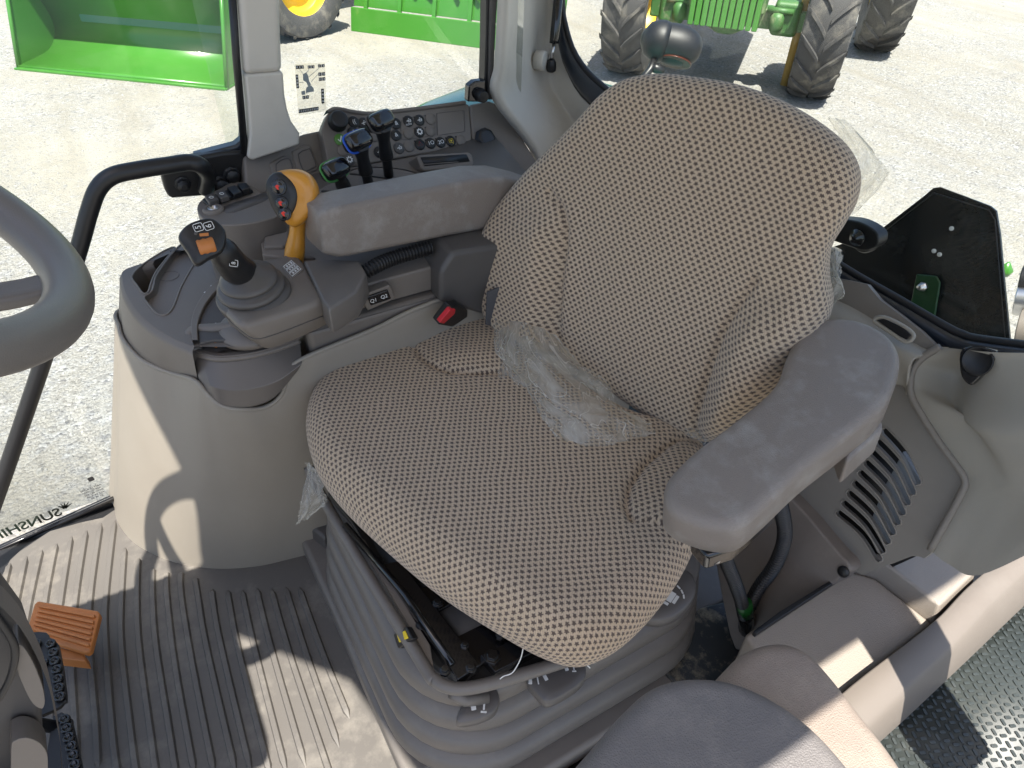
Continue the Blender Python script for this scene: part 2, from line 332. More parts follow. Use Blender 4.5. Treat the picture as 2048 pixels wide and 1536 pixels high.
# floor panel and mat
b = BM(); b.prism([V((x, y, -.012)) for x, y in ((-.02, -1.2), (1.45, -1.2), (1.445, .95), (-.02, .95))], V((0, 0, -.06)))
tag(b.mk('floor', M_blk, smooth=False), kind='structure')
b = BM()
zz = lambda x, y: (x/2.416, 900+y/2.416)
edge = [(0, 1158), (20, 1120), (50, 1092), (100, 1062), (160, 1045), (206, 1035), (228, 1020)]
mp_ = [PZ(*p, 0) for p in edge] + [V((1.25, .1, 0)), V((1.15, -.05, 0)), V((1.10, -.3, 0)), V((.55, -.3, 0)), V((.45, -.16, 0)), V((-.0, -.16, 0)), V((0, .9, 0)), V((1.2, .9, 0))]
b.prism(mp_, V((0, 0, -.011)))
G = [[(50, 545), (0, 760)], [(130, 510), (65, 830)], [(203, 480), (150, 720), (80, 1100)], [(275, 450), (225, 715), (180, 1050)], [(347, 415), (300, 715), (262, 1000), (250, 1300)], [(420, 385), (370, 715), (350, 1000), (365, 1300), (375, 1536)],
 [(490, 350), (440, 715), (437, 960), (465, 1300), (475, 1536)], [(557, 335), (515, 715), (515, 950), (550, 1400), (575, 1580)], [(605, 470), (590, 715), (590, 950), (640, 1400), (665, 1580)],
 [(670, 520), (665, 715), (675, 950), (735, 1400), (760, 1580)], [(740, 570), (740, 715), (757, 950), (820, 1350), (855, 1580)], [(808, 590), (810, 715), (850, 1050), (945, 1580)],
 [(876, 590), (880, 715), (935, 1050), (1040, 1580)], [(945, 620), (960, 715), (1000, 950), (1145, 1580)], [(1025, 670), (1060, 900), (1220, 1580)], [(1100, 675), (1140, 900), (1200, 1150), (1310, 1580)],
 [(1170, 675), (1230, 950), (1390, 1580)], [(1240, 665), (1310, 950), (1480, 1540)], [(1310, 665), (1400, 980), (1540, 1400), (1600, 1580)], [(1380, 660), (1480, 980), (1640, 1440)], [(1445, 660), (1560, 980), (1690, 1300)]]
for g in G:
    path = cat([PZ(*zz(*q), 0) for q in g], 6); rows = []
    for i, p in enumerate(path):
        t = (path[min(i+1, len(path)-1)]-path[max(i-1, 0)]).normalized(); s = V((-t.y, t.x, 0)); e = 1 if 0 < i < len(path)-1 else .2
        rows.append([p+s*x*e+V((0, 0, z*e-.002)) for x, z in ((-.0075, 0), (-.0050, .0085), (.0040, .0085), (.0075, 0))])
    b.grid(rows)
tag(b.mk('floor_mat', M_mat, bevel=.0012, seg=2, angle=30), 'grey rubber mat with long raised ribs covering the cab floor', 'floor mat')
# welt where the mat turns up against console and pedestal
# cab roof out of view, edge notched to shape the sun patches
roof = T('cab_roof', 'pale unseen headliner roof over the cab, edge shaped to throw sun patches', 'roof', (.6, -.4, 1.75))
b = BM(); b.prism([V((x, y, 1.765)) for x, y in ((1.6, -1.31), (1.6, .25), (.52, .25), (.45, .33), (.31, .34), (.20, .25), (.05, .13), (-.34, .05), (-.34, -1.31))], V((0, 0, .07))); b.mk('roof_shell', M_pillar, roof, bevel=.03)
b = BM(); b.box((-.03, -.80, 1.12), .08, .11, 1.28); b.mk('shade_door_post', M_pillar, roof, bevel=.02)  # unseen left post, added to throw a stripe of shade on the box
# right door glass
gl = T('side_door_glass', 'large clear side glass with dealer sticker beyond the handrail', 'glass door', (1.47, .2, 0))
b = BM(); b.box((1.462, .35, .85), .005, 1.26, 1.68); b.mk('glass_pane', M_glass, gl)
fr = Frame((1.447, 0, 0), (0, -1, 0), (0, 0, 1))      # u runs to the tractor's rear, facing the seat
sill = [fr.px(0, 1094), fr.px(110, 1047), fr.px(232, 990)]
d = (sill[2]-sill[0]).normalized(); A, Bq = sill[0]-d*.5, sill[2]+d*.18
b = BM(); b.prism([A, Bq, Bq+V((0, 0, -.035)), A+V((0, 0, -.035))], V((.012, 0, 0))); b.mk('bottom_seal', M_blk, gl, bevel=.006)
b = BM(); b.tube([A+V((-.012, 0, .004)), Bq+V((-.012, 0, .004))], .006, 8); b.mk('seal_bead', M_blkg, gl)
# ================================================================ pillars and rear window
pil = T('window_pillar', 'grey moulded upright between the side glass and the switch panel window', 'pillar', (1.45, -.3, .75))
xf = Frame((1.40, 0, 0), (0, -1, 0), (0, 0, 1))
plate('upper_sleeve', pl(xf, [(470, -60), (560, -60), (562, 40), (566, 146), (490, 152), (485, 85), (478, 0)]), xf.n, .07, M_pillar, pil, bevel=.012, seg=4)
xf2 = xf.up(.002)
plate('lower_cover', pl(xf2, [(490, 150), (567, 144), (570, 190), (575, 218), (583, 243), (600, 268), (600, 290), (505, 322), (495, 316), (500, 270), (496, 200)]), xf2.n, .085, M_pillar, pil, bevel=.011, seg=4)
b = BM(); b.tube([xf.at(*xf.uv(xf.px(464, -60)), -.012), xf.at(*xf.uv(xf.px(476, 120)), -.012), xf.at(*xf.uv(xf.px(493, 312)), -.012)], .007, 8); b.mk('door_seal', M_blk, pil)
rp = T('corner_pillar', 'wide pale grey rear corner post beside the seat back', 'pillar', (1.3, -1.0, .6))
def rpp(x, y, k): a = PX(x, y, 1.415); c = PY(x, y, -1.10); return a if k == 0 else c if k == 2 else a.lerp(c, .5)+V((.03, -.03, 0))
R_ = [[(998, -60), (1058, -60), (1132, -60)], [(992, 60), (1058, 60), (1127, 66)], [(988, 130), (1062, 130), (1146, 132)], [(985, 200), (1090, 200), (1208, 204)], [(1068, 320), (1165, 290), (1290, 262)], [(1080, 460), (1210, 420), (1400, 360)]]
rows = [[rpp(*p, k) for k, p in enumerate(r)] for r in R_]
b = BM(); b.grid(patch(rows, 8, 6)); b.mk('post_cover', M_pillar, rp, solid=.02)
def surf(x, y): # point on that cover near a pixel (mid line approximations)
    return rpp(x, y, 1)
g0 = Frame(rpp(1088, 120, 1)+(CP-rpp(1088, 120, 1)).normalized()*.02, (.6, -.8, 0), (0, 0, 1))
b = BM(); b.lathe(g0.px(1087, 122), g0.n, [(.0, .006), (.012, .006), (.017, .004), (.021, .006), (.023, .002), (.023, -.02)]); b.mk('grommet', M_pillar, rp)
cp_ = g0.up(.016)
st = T('gas_strut', 'black gas strut running up the rear corner post', 'gas strut', tuple(cp_.px(1103, 130)))
b = BM(); p0, p1, p2 = cp_.px(1103, 118), cp_.px(1108, 86), cp_.px(1122, -60); b.tube([p1, p1.lerp(p2, .05), p2], .0115, 20); b.mk('cylinder', M_blkg, st)
b = BM(); b.tube([p0, p1], .0045, 12); b.mk('rod', M_steel, st)
b = BM(); b.lathe(cp_.px(1102, 144), (p0-cp_.px(1102, 144)), [(.007, 0), (.012, .003), (.013, .012), (.012, .024), (.008, .030)], 8); b.mk('end_socket', M_blk, st, bevel=.001)
# rubber sealed rear edge of the small side window, latch
wf = Frame((1.43, 0, 0), (0, -1, 0), (0, 0, 1))
sw = T('side_rear_window', 'small side window above the switch panel with joystick guide sticker', 'window', (1.47, -.6, .8))
b = BM(); b.box((1.476, -.56, 1.26), .005, .68, .96); b.mk('window_pane', M_glass, sw)
plate('edge_seal', pl(wf, [(974, -60), (990, -60), (984, 100), (979, 198), (968, 198), (972, 80)]), wf.n, .03, M_blk, sw, bevel=.003)
plate('edge_trim', pl(wf.up(.006), [(982, -60), (998, -60), (990, 100), (986, 200), (977, 200), (979, 90)]), wf.n, .03, M_dgrey, sw, bevel=.003)
lt = BM(); lt.prism(pl(wf.up(.01), [(938, 172), (950, 163), (972, 160), (970, 204), (936, 204)]), -wf.n*.02); lt.mk('latch_plate', M_blkg, sw, bevel=.003)
b = BM(); b.lathe(wf.px(956, 187), wf.n, [(.014, 0), (.015, .012), (.012, .028), (0, .029)], 20); b.mk('latch_knob', M_blk, sw, bevel=.001)
# sticker on the pane
sf = Frame((1.470, 0, 0), (0, -1, 0), (0, 0, 1))
M_paper = paperm(); M_ink = mat('printed_ink', (.02, .02, .022), .5); M_gink = mat('grey_ink', (.30, .34, .36), .5)
stick = T('instruction_sticker', 'cream sticker with black symbol boxes around a joystick drawing on the window', 'sticker', tuple(sf.px(622, 200)))
b = BM(); b.poly(pl(sf, [(589, 128), (650, 125), (653, 222), (597, 231)])); b.mk('paper', M_paper, stick, smooth=False)
q0 = [sf.px(*p) for p in ((589, 128), (650, 125), (653, 222), (597, 231))]
def SQ(a, b_, c=0):   # a,b in 0..1 over the sticker
    return q0[0].lerp(q0[1], a).lerp(q0[3].lerp(q0[2], a), b_)+sf.n*(c+.0003)
b = BM()
for (x0, y0, w_, h_) in [(.03, .03, .26, .065), (.42, .04, .10, .06), (.54, .04, .10, .06), (.76, .03, .10, .06), (.88, .03, .10, .06), (.76, .19, .11, .07), (.89, .19, .10, .07), (.77, .29, .10, .07), (.89, .29, .10, .07), (.0, .2, .09, .26), (.83, .52, .10, .31), (.18, .62, .10, .07), (.30, .62, .10, .07), (.02, .88, .70, .075)]:
    b.prism([SQ(x0, y0), SQ(x0+w_, y0), SQ(x0+w_, y0+h_), SQ(x0, y0+h_)], sf.n*.0004)
b.mk('symbol_boxes', M_ink, stick, smooth=False)
b = BM()
b.prism([SQ(*p) for p in ((.25, .20), (.36, .17), (.42, .24), (.44, .34), (.50, .42), (.40, .45), (.34, .36), (.24, .32))], sf.n*.0004)
b.prism([SQ(*p) for p in ((.34, .46), (.50, .43), (.58, .50), (.58, .56), (.30, .57), (.32, .50))], sf.n*.0004)
b.prism([SQ(*p) for p in ((.15, .53), (.28, .52), (.28, .60), (.16, .60))], sf.n*.0004)
for a_, c_ in (((.15, .10), (.26, .2)), ((.46, .11), (.36, .18)), ((.80, .10), (.44, .26)), ((.76, .22), (.5, .36)), ((.1, .35), (.25, .36))):
    p, q = SQ(*a_), SQ(*c_); n_ = (q-p).cross(sf.n).normalized()*.0004; b.prism([p-n_, q-n_, q+n_, p+n_], sf.n*.0003)
b.mk('joystick_drawing', M_gink, stick, smooth=False)
b = BM(); rr = random.Random(5)
for (x0, y0, w_, h_, n_) in [(.03, .03, .26, .065, 3), (.42, .04, .22, .06, 3), (.76, .03, .22, .06, 3), (.76, .19, .23, .07, 3), (.77, .29, .22, .07, 3), (.18, .62, .22, .07, 3), (.02, .88, .70, .075, 11)]:
    for i in range(n_):
        b = BM(); x = x0+w_*(i+.2)/n_; b.prism([SQ(x, y0+h_*.25, .0005), SQ(x+w_/n_*.5, y0+h_*.2, .0005), SQ(x+w_/n_*.5, y0+h_*.75, .0005), SQ(x+w_/n_*.1, y0+h_*.8, .0005)], sf.n*.0002); b.mk('white_symbol', M_white, stick, smooth=False)
for k in range(4): b = BM(); b.prism([SQ(.85, .55+k*.07, .0005), SQ(.91, .55+k*.07, .0005), SQ(.91, .59+k*.07, .0005), SQ(.85, .58+k*.07, .0005)], sf.n*.0002); b.mk('white_symbol', M_white, stick, smooth=False); b = BM(); b.prism([SQ(.02, .22+k*.06, .0005), SQ(.07, .22+k*.06, .0005), SQ(.07, .25+k*.06, .0005), SQ(.02, .26+k*.06, .0005)], sf.n*.0002); b.mk('white_symbol', M_white, stick, smooth=False)
# dealer lettering on the side glass, read mirrored from inside
df = Frame((1.4425, 0, 0), (0, -1, 0), (0, 0, 1))
dirv = (df.px(128, 1012)-df.px(0, 1062)); rot = math.atan2(dirv.dot(df.v), dirv.dot(df.u))
dec = T('dealer_decal', 'dark green mirrored dealer lettering low on the side glass', 'decal', tuple(df.px(60, 1040)))
M_dec = mat('decal_green', (.018, .028, .02), .4)
c0 = df.uv(df.px(122, 1022)); text('lettering', 'SUNSHINE', df, c0[0], c0[1], .036, M_dec, dec, rot=rot, mirror=True, thick=.0007, align='LEFT')
b = BM(); q = df.px(130, 1016)
for k in range(5):
    a = math.radians(20+k*26)+rot; p = q+df.u*.0; t_ = p+df.u*math.cos(a)*.020+df.v*math.sin(a)*.020; n_ = (t_-p).cross(df.n).normalized()*.0035; b.prism([p-n_, t_, p+n_], df.n*.0006)
b.mk('grass_emblem', M_dec, dec, smooth=False)
mk2 = T('maker_stamp', 'small square emblem with fine print above the dealer lettering', 'decal', tuple(df.px(185, 975)))
c1 = df.uv(df.px(182, 958))
b = BM(); b.prism(rrect(df, c1[0], c1[1], .0125, .013, .003, rot), df.n*.0005); b.mk('emblem_badge', M_ink, mk2, smooth=False)
c2 = df.uv(df.px(185, 983))
for k in range(5): text('fine_print', ['A&M JX 81095', '43R-001582', 'DOT 482 M3', 'AS2 E8 AGR', '21 08 60'][k], df, c2[0]+.001*k, c2[1]+.012-.008*k, .0075, M_ink, mk2, rot=rot, mirror=True)
# rear window: blue black frame, glass
rw = T('rear_window', 'rear window with blue black rubber edged frame behind the seat', 'window', (.8, -1.1, .7))
yf = Frame((0, -1.08, 0), (-1, 0, 0), (0, 0, 1))
outer = [(1127, -60), (1128, 0), (1132, 44), (1156, 113), (1216, 178), (1420, 336), (1600, 471), (1694, 536), (1800, 597), (1895, 652), (1925, 666), (1960, 676), (2100, 694)]
inner = [(1119, -60), (1120, 30), (1123, 75), (1140, 138), (1192, 212), (1400, 362), (1586, 494), (1680, 558), (1780, 617), (1862, 676), (1888, 694), (1940, 706), (2100, 722)]
outer_ = [(1127, -60), (1128, 0), (1132, 44), (1156, 113), (1216, 178), (1420, 345), (1694, 536), (1921, 664), (1975, 680), (2100, 700)]
po, pi = cat([yf.px(*p) for p in outer], 4), cat([yf.px(*p) for p in inner], 4)
prof = [(0, 0), (.12, .012), (.3, .014), (.72, .014), (.86, .008), (1, 0)]
b = BM(); b.grid([[a.lerp(c, t)+yf.n*(h+.004) for t, h in prof] for a, c in zip(pi, po)]); b.mk('frame_strip', M_bframe, rw)
b = BM(); b.tube([p+yf.n*.006 for p in pi], .0055, 8); b.mk('inner_gasket', M_blk, rw)
b = BM(); b.tube([p+yf.n*.004 for p in po], .007, 8); b.mk('outer_gasket', M_blk, rw)
gp = [p-yf.n*.005 for p in po]+[yf.at(.15, 1.62, -.005), yf.at(-1.45, 1.62, -.005)]
b = BM(); b.prism(gp, -yf.n*.004); b.mk('glass_pane', M_glass, rw, smooth=False)
# ================================================================ right hand console
con = T('side_console', 'grey moulded console with pocket and tray to the right of the seat', 'console', (1.25, -.2, 0))
base = [(238, 920), (230, 985), (229, 1015), (236, 1045), (262, 1080), (300, 1105), (350, 1125), (410, 1136), (470, 1137), (530, 1130), (600, 1113)]
seam = [(252, 560), (241, 620), (238, 655), (247, 682), (275, 715), (305, 733), (345, 748), (388, 762), (412, 788), (440, 812), (480, 820)]
wallx = 1.035
Bp = [PZ(*p, 0) for p in base]; Bp[0] = Bp[1]+V((.02, -.12, 0))
Sp = [PZ(*p, .515) for p in seam[:7]]; Sp[0] = V((1.425, -.06, .515)); Bp[0] = V((1.44, .05, 0))
Sp += [PX(x, y, w) for (x, y), w in zip(seam[7:], (1.085, 1.06, 1.04, 1.03))]
ext_b = [V((1.055, -.20, 0)), V((1.05, -.26, 0)), V((1.045, -.32, 0)), V((1.04, -.45, 0)), V((1.04, -.62, 0)), V((1.04, -.98, 0))]
ext_s = [PX(530, 815, wallx), PX(562, 790, wallx), PX(578, 745, wallx), PX(605, 718, wallx), PX(740, 662, wallx), PX(905, 592, wallx)]
ext_s.append(V((wallx, -1.0, ext_s[-1].z)))
Bp = Bp+ext_b+[V((1.04, -1.0, 0))]; Sp = Sp+ext_s
k_ = min(len(Bp), len(Sp)); Bp, Sp = Bp[:k_], Sp[:k_]
rowsb = [Bp, [a.lerp(c, .35)+V((-.006, 0, 0)) for a, c in zip(Bp, Sp)], [a.lerp(c, .7)+V((-.005, 0, 0)) for a, c in zip(Bp, Sp)], Sp, [p+V((.004, -.002, .002)) for p in Sp]]
b = BM(); rr_ = [cat(r, 6) for r in rowsb]
rr_ = [rr_[0], [a.lerp(c, .5) for a, c in zip(rr_[0], rr_[1])], rr_[1], [a.lerp(c, .5) for a, c in zip(rr_[1], rr_[2])], rr_[2], [a.lerp(c, .9) for a, c in zip(rr_[2], rr_[3])], rr_[3], [a.lerp(c, .6)+V((0, 0, .003)) for a, c in zip(rr_[3], rr_[4])], rr_[4]]
b.grid(rr_); b.mk('lower_shell', M_body, con)
b = BM(); b.tube([p+V((.001, -.001, 0)) for p in cat(Sp, 6)][3:], .0042, 8); b.mk('shell_lip', M_body, con)
# upper band, slightly set back, up to the rim at z=.6
rim = [(262, 520), (246, 552), (241, 572), (249, 602), (272, 638), (305, 668), (345, 692), (385, 708)]
Rp = [PZ(*p, .60) for p in rim]; Rp[0] = V((1.42, -.02, .60))
low = [p+V((.0015, -.002, 0)) for p in Sp[:8]]
for i, p in enumerate(low): p.z = .50
Rb = cat(Rp, 6); Lb = cat(low, 6)
wall_top = [V((1.06, -.10, .60)), V((1.04, -.20, .60)), V((1.03, -.45, .605)), V((1.03, -1.0, .605))]
b = BM(); ins = lambda P, d, dz: [p+V((d, -d*.6, dz)) for p in P]
b.grid([Lb, [a.lerp(c, .5) for a, c in zip(Lb, Rb)], [a.lerp(c, .93) for a, c in zip(Lb, Rb)], [p+V((.002, -.001, .003)) for p in Rb], ins(Rb, .012, .006)])
b.mk('upper_band', M_grey, con)
b = BM(); b.prism([V((1.045, -.215, .61)), V((1.045, -1.0, .61)), V((1.045, -1.0, .40)), V((1.045, -.215, .40))], V((.05, 0, 0))); b.mk('inner_wall', M_grey, con, bevel=.012, seg=4)
# deck with tray and pocket openings
z7 = lambda x, y: (x/3.413, 350+y/3.413)
def holed(name, outer, holes, m, parent, lip=.0025):
    b = bmesh.new(); ed = []
    def ring(P, z=None): 
        vs = [b.verts.new(p) for p in P]; es = [b.edges.new((vs[i], vs[(i+1) % len(vs)])) for i in range(len(vs))]; return vs, es
    vo, eo = ring(outer); ed += eo; hv = []
    for P, dep in holes: v, e = ring(P); ed += e; hv.append((v, P, dep))
    bmesh.ops.triangle_fill(b, use_beauty=True, use_dissolve=False, edges=ed)
    for v, P, dep in hv:
        c = sum(P, V())/len(P); lo_ = [b.verts.new(p+(c-p).normalized()*min(.006, dep*.4)+V((0, 0, -dep))) for p in P]
        for i in range(len(v)): k = (i+1) % len(v); b.faces.new((v[i], v[k], lo_[k], lo_[i]))
        b.faces.new(lo_)
    me = bpy.data.meshes.new(name); bmesh.ops.recalc_face_normals(b, faces=b.faces); b.to_mesh(me); b.free()
    for p in me.polygons: p.use_smooth = True
    o = link(name, me, m, parent); bv = o.modifiers.new('b', 'BEVEL'); bv.width = lip; bv.segments = 3; bv.limit_method = 'ANGLE'; bv.angle_limit = math.radians(40); bv.harden_normals = True; return o
DZ = .606
outl = [p+V((.011, -.007, .005)) for p in cat(Rp, 4)]
for p in outl: p.z = DZ
outl += [V((1.075, -.08, DZ)), V((1.046, -.14, DZ)), V((1.046, -1.0, DZ)), V((1.445, -1.0, DZ)), V((1.445, -.06, DZ))]
tray = cat([PZ(*z7(*p), DZ) for p in [(1040, 790), (1062, 700), (1120, 610), (1190, 520), (1260, 470), (1360, 540), (1300, 650), (1235, 770), (1185, 900), (1135, 955), (1070, 945), (1010, 880), (985, 835)]], 4, True)
pock = cat([PZ(*z7(*p), DZ) for p in [(900, 695), (960, 625), (1060, 555), (1150, 505), (1195, 500), (1130, 580), (1065, 665), (1030, 745), (1012, 800), (975, 808), (935, 755)]], 4, True)
holed('deck', outl, [(tray, .012), (pock, .075)], M_grey, con)
b = BM()
for P in (tray, pock): b.tube(P+[P[0]], .0022, 6, caps=False)
b.mk('tray_lip', M_grey, con)
fz = Frame((0, 0, DZ-.0115), (1, 0, 0), (0, 1, 0)); cc = fz.px(*z7(1155, 690))
b = BM(); b.lathe(cc, (0, 0, 1), [(.0175, 0), (.0178, .0006), (.0182, .0006), (.0185, 0)], 32, caps=False); b.mk('tray_disc', M_dgrey, con)
# curved step of the range quadrant and the quadrant itself
qd = cat([PZ(*p, DZ+.012) for p in [(384, 680), (382, 640), (398, 600), (428, 565), (470, 540), (530, 520), (600, 520)]], 5)
qi = cat([PZ(*p, DZ+.012) for p in [(396, 680), (396, 645), (412, 606), (440, 574), (478, 550), (535, 532), (600, 532)]], 5)
b = BM(); b.grid([[V((p.x, p.y, DZ-.002)) for p in qd], [p.copy() for p in qd], [p.copy() for p in qi], [V((p.x, p.y, DZ+.004)) for p in qi]]); b.mk('quadrant_step', M_grey, con, bevel=.002)
qp = [V((p.x, p.y, DZ+.006)) for p in qi]+[PZ(700, 600, DZ+.006), PZ(600, 672, DZ+.006), PZ(500, 680, DZ+.006), PZ(425, 680, DZ+.006)]
b = BM(); b.prism(qp, V((0, 0, -.006))); b.mk('range_quadrant', M_dgrey, con, bevel=.002)
b = BM(); b.lathe(PZ(505, 660, DZ-.006), (0, 0, 1), [(.060, 0), (.058, .010), (.046, .018), (.02, .022), (0, .023)], 36); b.mk('quadrant_dome', M_grey, con)
qz = Frame((0, 0, DZ+.0075), (1, 0, 0), (0, 1, 0))
for k, (x, y) in enumerate([(411, 600), (417, 585), (430, 572), (443, 562), (437, 648), (455, 642)]):
    b = BM(); p = qz.uv(qz.px(x, y)); b.prism(rrect(qz, p[0], p[1], .010, .004, .001, .6+k*.2, 1), V((0, 0, .0008)))
    b.prism(rrect(qz, p[0]+.003, p[1]+.005, .005, .003, .001, 1.2+k*.2, 1), V((0, 0, .0008))); b.mk('quadrant_symbol', M_white, con, smooth=False)
M_pock = mat('pocket_plastic', (.135, .117, .102), .36, bump=.2, bs=1800, var=.05)
# pocket with grip bar
tp = [PZ(*p, .578) for p in [(380, 696), (390, 708), (412, 718), (445, 723), (500, 717), (555, 703), (600, 686)]]
bt = [PX(x, y, w) for (x, y), w in zip([(402, 780), (418, 798), (443, 811), (478, 816), (512, 812), (549, 794), (590, 745)], (1.075, 1.06, 1.042, 1.035, 1.032, 1.03, 1.035))]
tp, bt = cat(tp, 5), cat(bt, 5)
mid = [a.lerp(c, .45)+V((-.024, 0, 0)) for a, c in zip(tp, bt)]
up = [p+V((-.001, 0, .012)) for p in tp]; inn = [p+V((.010, -.002, .012)) for p in tp]; dn = [p+V((.012, -.002, -.01)) for p in tp]
b = BM(); b.grid([bt, [a.lerp(c, .12)+V((-.004, 0, 0)) for a, c in zip(bt, mid)], mid, [a.lerp(c, .9) for a, c in zip(mid, tp)], tp, up, inn, dn]); b.mk('ash_pocket', M_pock, con, bevel=.003)
b = BM(); b.tube([p+V((.002, 0, .004)) for p in tp], .0055, 10); b.mk('pocket_rim', M_grey, con)
b = BM(); b.prism([p+V((.011, 0, -.002)) for p in tp]+[V((1.2, -.25, .576)), V((1.22, -.08, .576))], V((0, 0, -.01))); b.mk('pocket_lid', M_grey, con, bevel=.004)
h0 = [PZ(*p, z) for p, z in [((394, 702), .585), ((381, 672), .60), ((390, 659), .607), ((430, 656), .612), ((480, 650), .617), ((560, 648), .617), ((620, 640), .615)]]
hp = cat(h0, 6); b = BM(); rings = []
for i, p in enumerate(hp):
    t = (hp[min(i+1, len(hp)-1)]-hp[max(i-1, 0)]).normalized(); s = t.cross(V((0, 0, 1))).normalized(); u_ = s.cross(t)
    rings.append([p+s*math.cos(a)*.011+u_*math.sin(a)*.007 for a in [2*math.pi*k/14 for k in range(14)]])
b.loft(rings); b.mk('grip_bar', M_grey, con)
b = BM(); pa = PZ(428, 690, .60); b.tube([pa, PZ(470, 668, .61), PZ(510, 662, .61)], .006, 10); b.mk('release_latch', M_orange, con)
b = BM(); b.prism([PX(*p, 1.11) for p in [(385, 705), (640, 680), (640, 830), (440, 850), (412, 800), (398, 775)]], V((.03, 0, 0))); b.mk('pocket_backing', M_grey, con)
# rocker switch in the inner wall
wfm = Frame((1.043, 0, 0), (0, -1, 0), (0, 0, 1))
plate('switch_bezel', pl(wfm.up(.004), [(722, 592), (780, 570), (792, 598), (736, 622)]), wfm.n, .02, M_grey, con, bevel=.003)
plate('rocker_switch', pl(wfm.up(.008), [(735, 594), (776, 580), (783, 598), (742, 612)]), wfm.n, .02, M_blkg, con, bevel=.002)
wsf = wfm.up(.0082)
for (x, y, s_) in ((747, 601, 'Q1'), (768, 593, 'Q2')):
    p = wsf.uv(wsf.px(x, y)); text('switch_symbol', s_, wsf, p[0], p[1], .010, M_white, con, rot=.05)
# rear part of the console beside the seat and black lever gaiter in its well
b = BM(); b.prism([PZ(*p, .62) for p in [(700, 545), (735, 512), (850, 508), (852, 540), (800, 566), (725, 580)]], V((0, 0, .004))); b.mk('gaiter_rim', M_dgrey, con, bevel=.002)
rings = []
for k, (z, s_) in enumerate(((.624, 1), (.635, .97), (.645, .8), (.655, .74), (.665, .55), (.672, .3))):
    c = PZ(790, 545, .624); rings.append([V((c.x+math.cos(a)*.055*s_, c.y-.01+math.sin(a)*.085*s_, z)) for a in [2*math.pi*i/24 for i in range(24)]])
gb = T('lever_gaiter', 'black rubber lever gaiter in the console well under the right armrest', 'gaiter', tuple(PZ(790, 545, .62)))
b = BM(); b.loft(rings); b.mk('gaiter', M_blkg, gb)
b = BM(); b.lathe(PZ(738, 549, .63), (-.5, .2, .8), [(.0135, 0), (.0135, .010), (.011, .012), (0, .012)], 20); b.mk('round_button', M_blk, gb)
nf = Frame(PZ(738, 549, .63)+V((-.5, .2, .8)).normalized()*.0124, (.35, -.9, .3), (.8, .2, .5)); text('gear_symbol', 'N', nf, 0, 0, .016, M_white, gb)
# rear console block
plate('rear_block', [PX(*p, 1.02) for p in [(880, 545), (905, 505), (1000, 490), (1060, 560), (1000, 640), (880, 606)]], V((-1, 0, 0)), .3, M_dgrey, con, bevel=.01)
# ================================================================ switch panel and hydraulic levers
pf = Frame(PX(820, 322, 1.395), (.13, -1, 0), (.60, 0, .80)); 
z2 = lambda x, y: (480+x/3.413, 150+y/3.413)
pan = T('switch_panel', 'long grey panel of round symbol buttons below the side window', 'switch panel', tuple(pf.o))
po = [z2(*p) for p in [(555, 380), (575, 320), (600, 262), (640, 240), (700, 243), (780, 262), (900, 272), (1100, 252), (1300, 228), (1545, 195), (1565, 200), (1588, 490), (1340, 522), (1060, 572), (750, 628), (600, 660), (592, 560)]]
plate('panel_face', pl(pf, po), pf.n, .035, M_grey, pan, bevel=.004)
top = cat(pl(pf.up(.0), [z2(*p) for p in [(600, 258), (640, 238), (700, 241), (780, 258), (900, 268), (1100, 248), (1300, 224), (1540, 192)]]), 4)
b = BM(); b.grid([[p-pf.n*.03+pf.v*.004 for p in top], [p+pf.v*.006-pf.n*.004 for p in top], [p+pf.v*.005+pf.n*.003 for p in top], [p-pf.v*.001+pf.n*.003 for p in top], [p-pf.v*.002-pf.n*.002 for p in top]]); b.mk('top_lip', M_pillar if False else M_grey, pan)
end = pl(pf.up(.001), [z2(*p) for p in [(1568, 200), (1700, 173), (1760, 195), (1800, 230), (1900, 380), (2048, 620), (2048, 700), (1900, 640), (1700, 510), (1592, 492)]])
plate('end_cover', end, pf.n, .04, M_grey, pan, bevel=.006)
# contour line around a button group and blank display
def loopline(pts, r, name, m): 
    c = BM(); P = cat(pts, 4, True); c.tube(P+[P[0]], r, 6, caps=False); c.mk(name, m, pan)
loopline(pl(pf, [z2(*p) for p in [(1105, 310), (1200, 285), (1310, 272), (1330, 290), (1328, 395), (1310, 412), (1200, 432), (1115, 442), (1102, 420)]]), .0008, 'group_outline', M_dgrey)
ds = pl(pf.up(.0012), [z2(*p) for p in [(1345, 262), (1520, 243), (1534, 385), (1350, 412)]]); plate('blank_display', ds, pf.n, .003, M_grey, pan, bevel=.001)
loopline([p+pf.n*.0002 for p in pl(pf, [z2(*p) for p in [(1350, 262), (1430, 252), (1518, 245), (1530, 260), (1534, 370), (1520, 388), (1440, 398), (1360, 410), (1346, 396), (1343, 280)]])], .0008, 'display_outline', M_dgrey)
M_chk = mat('ok_green', (.10, .25, .045), .4); M_red = mat('dull_red', (.18, .01, .01), .4); M_yi = mat('yellow_print', (.7, .52, .02), .4)
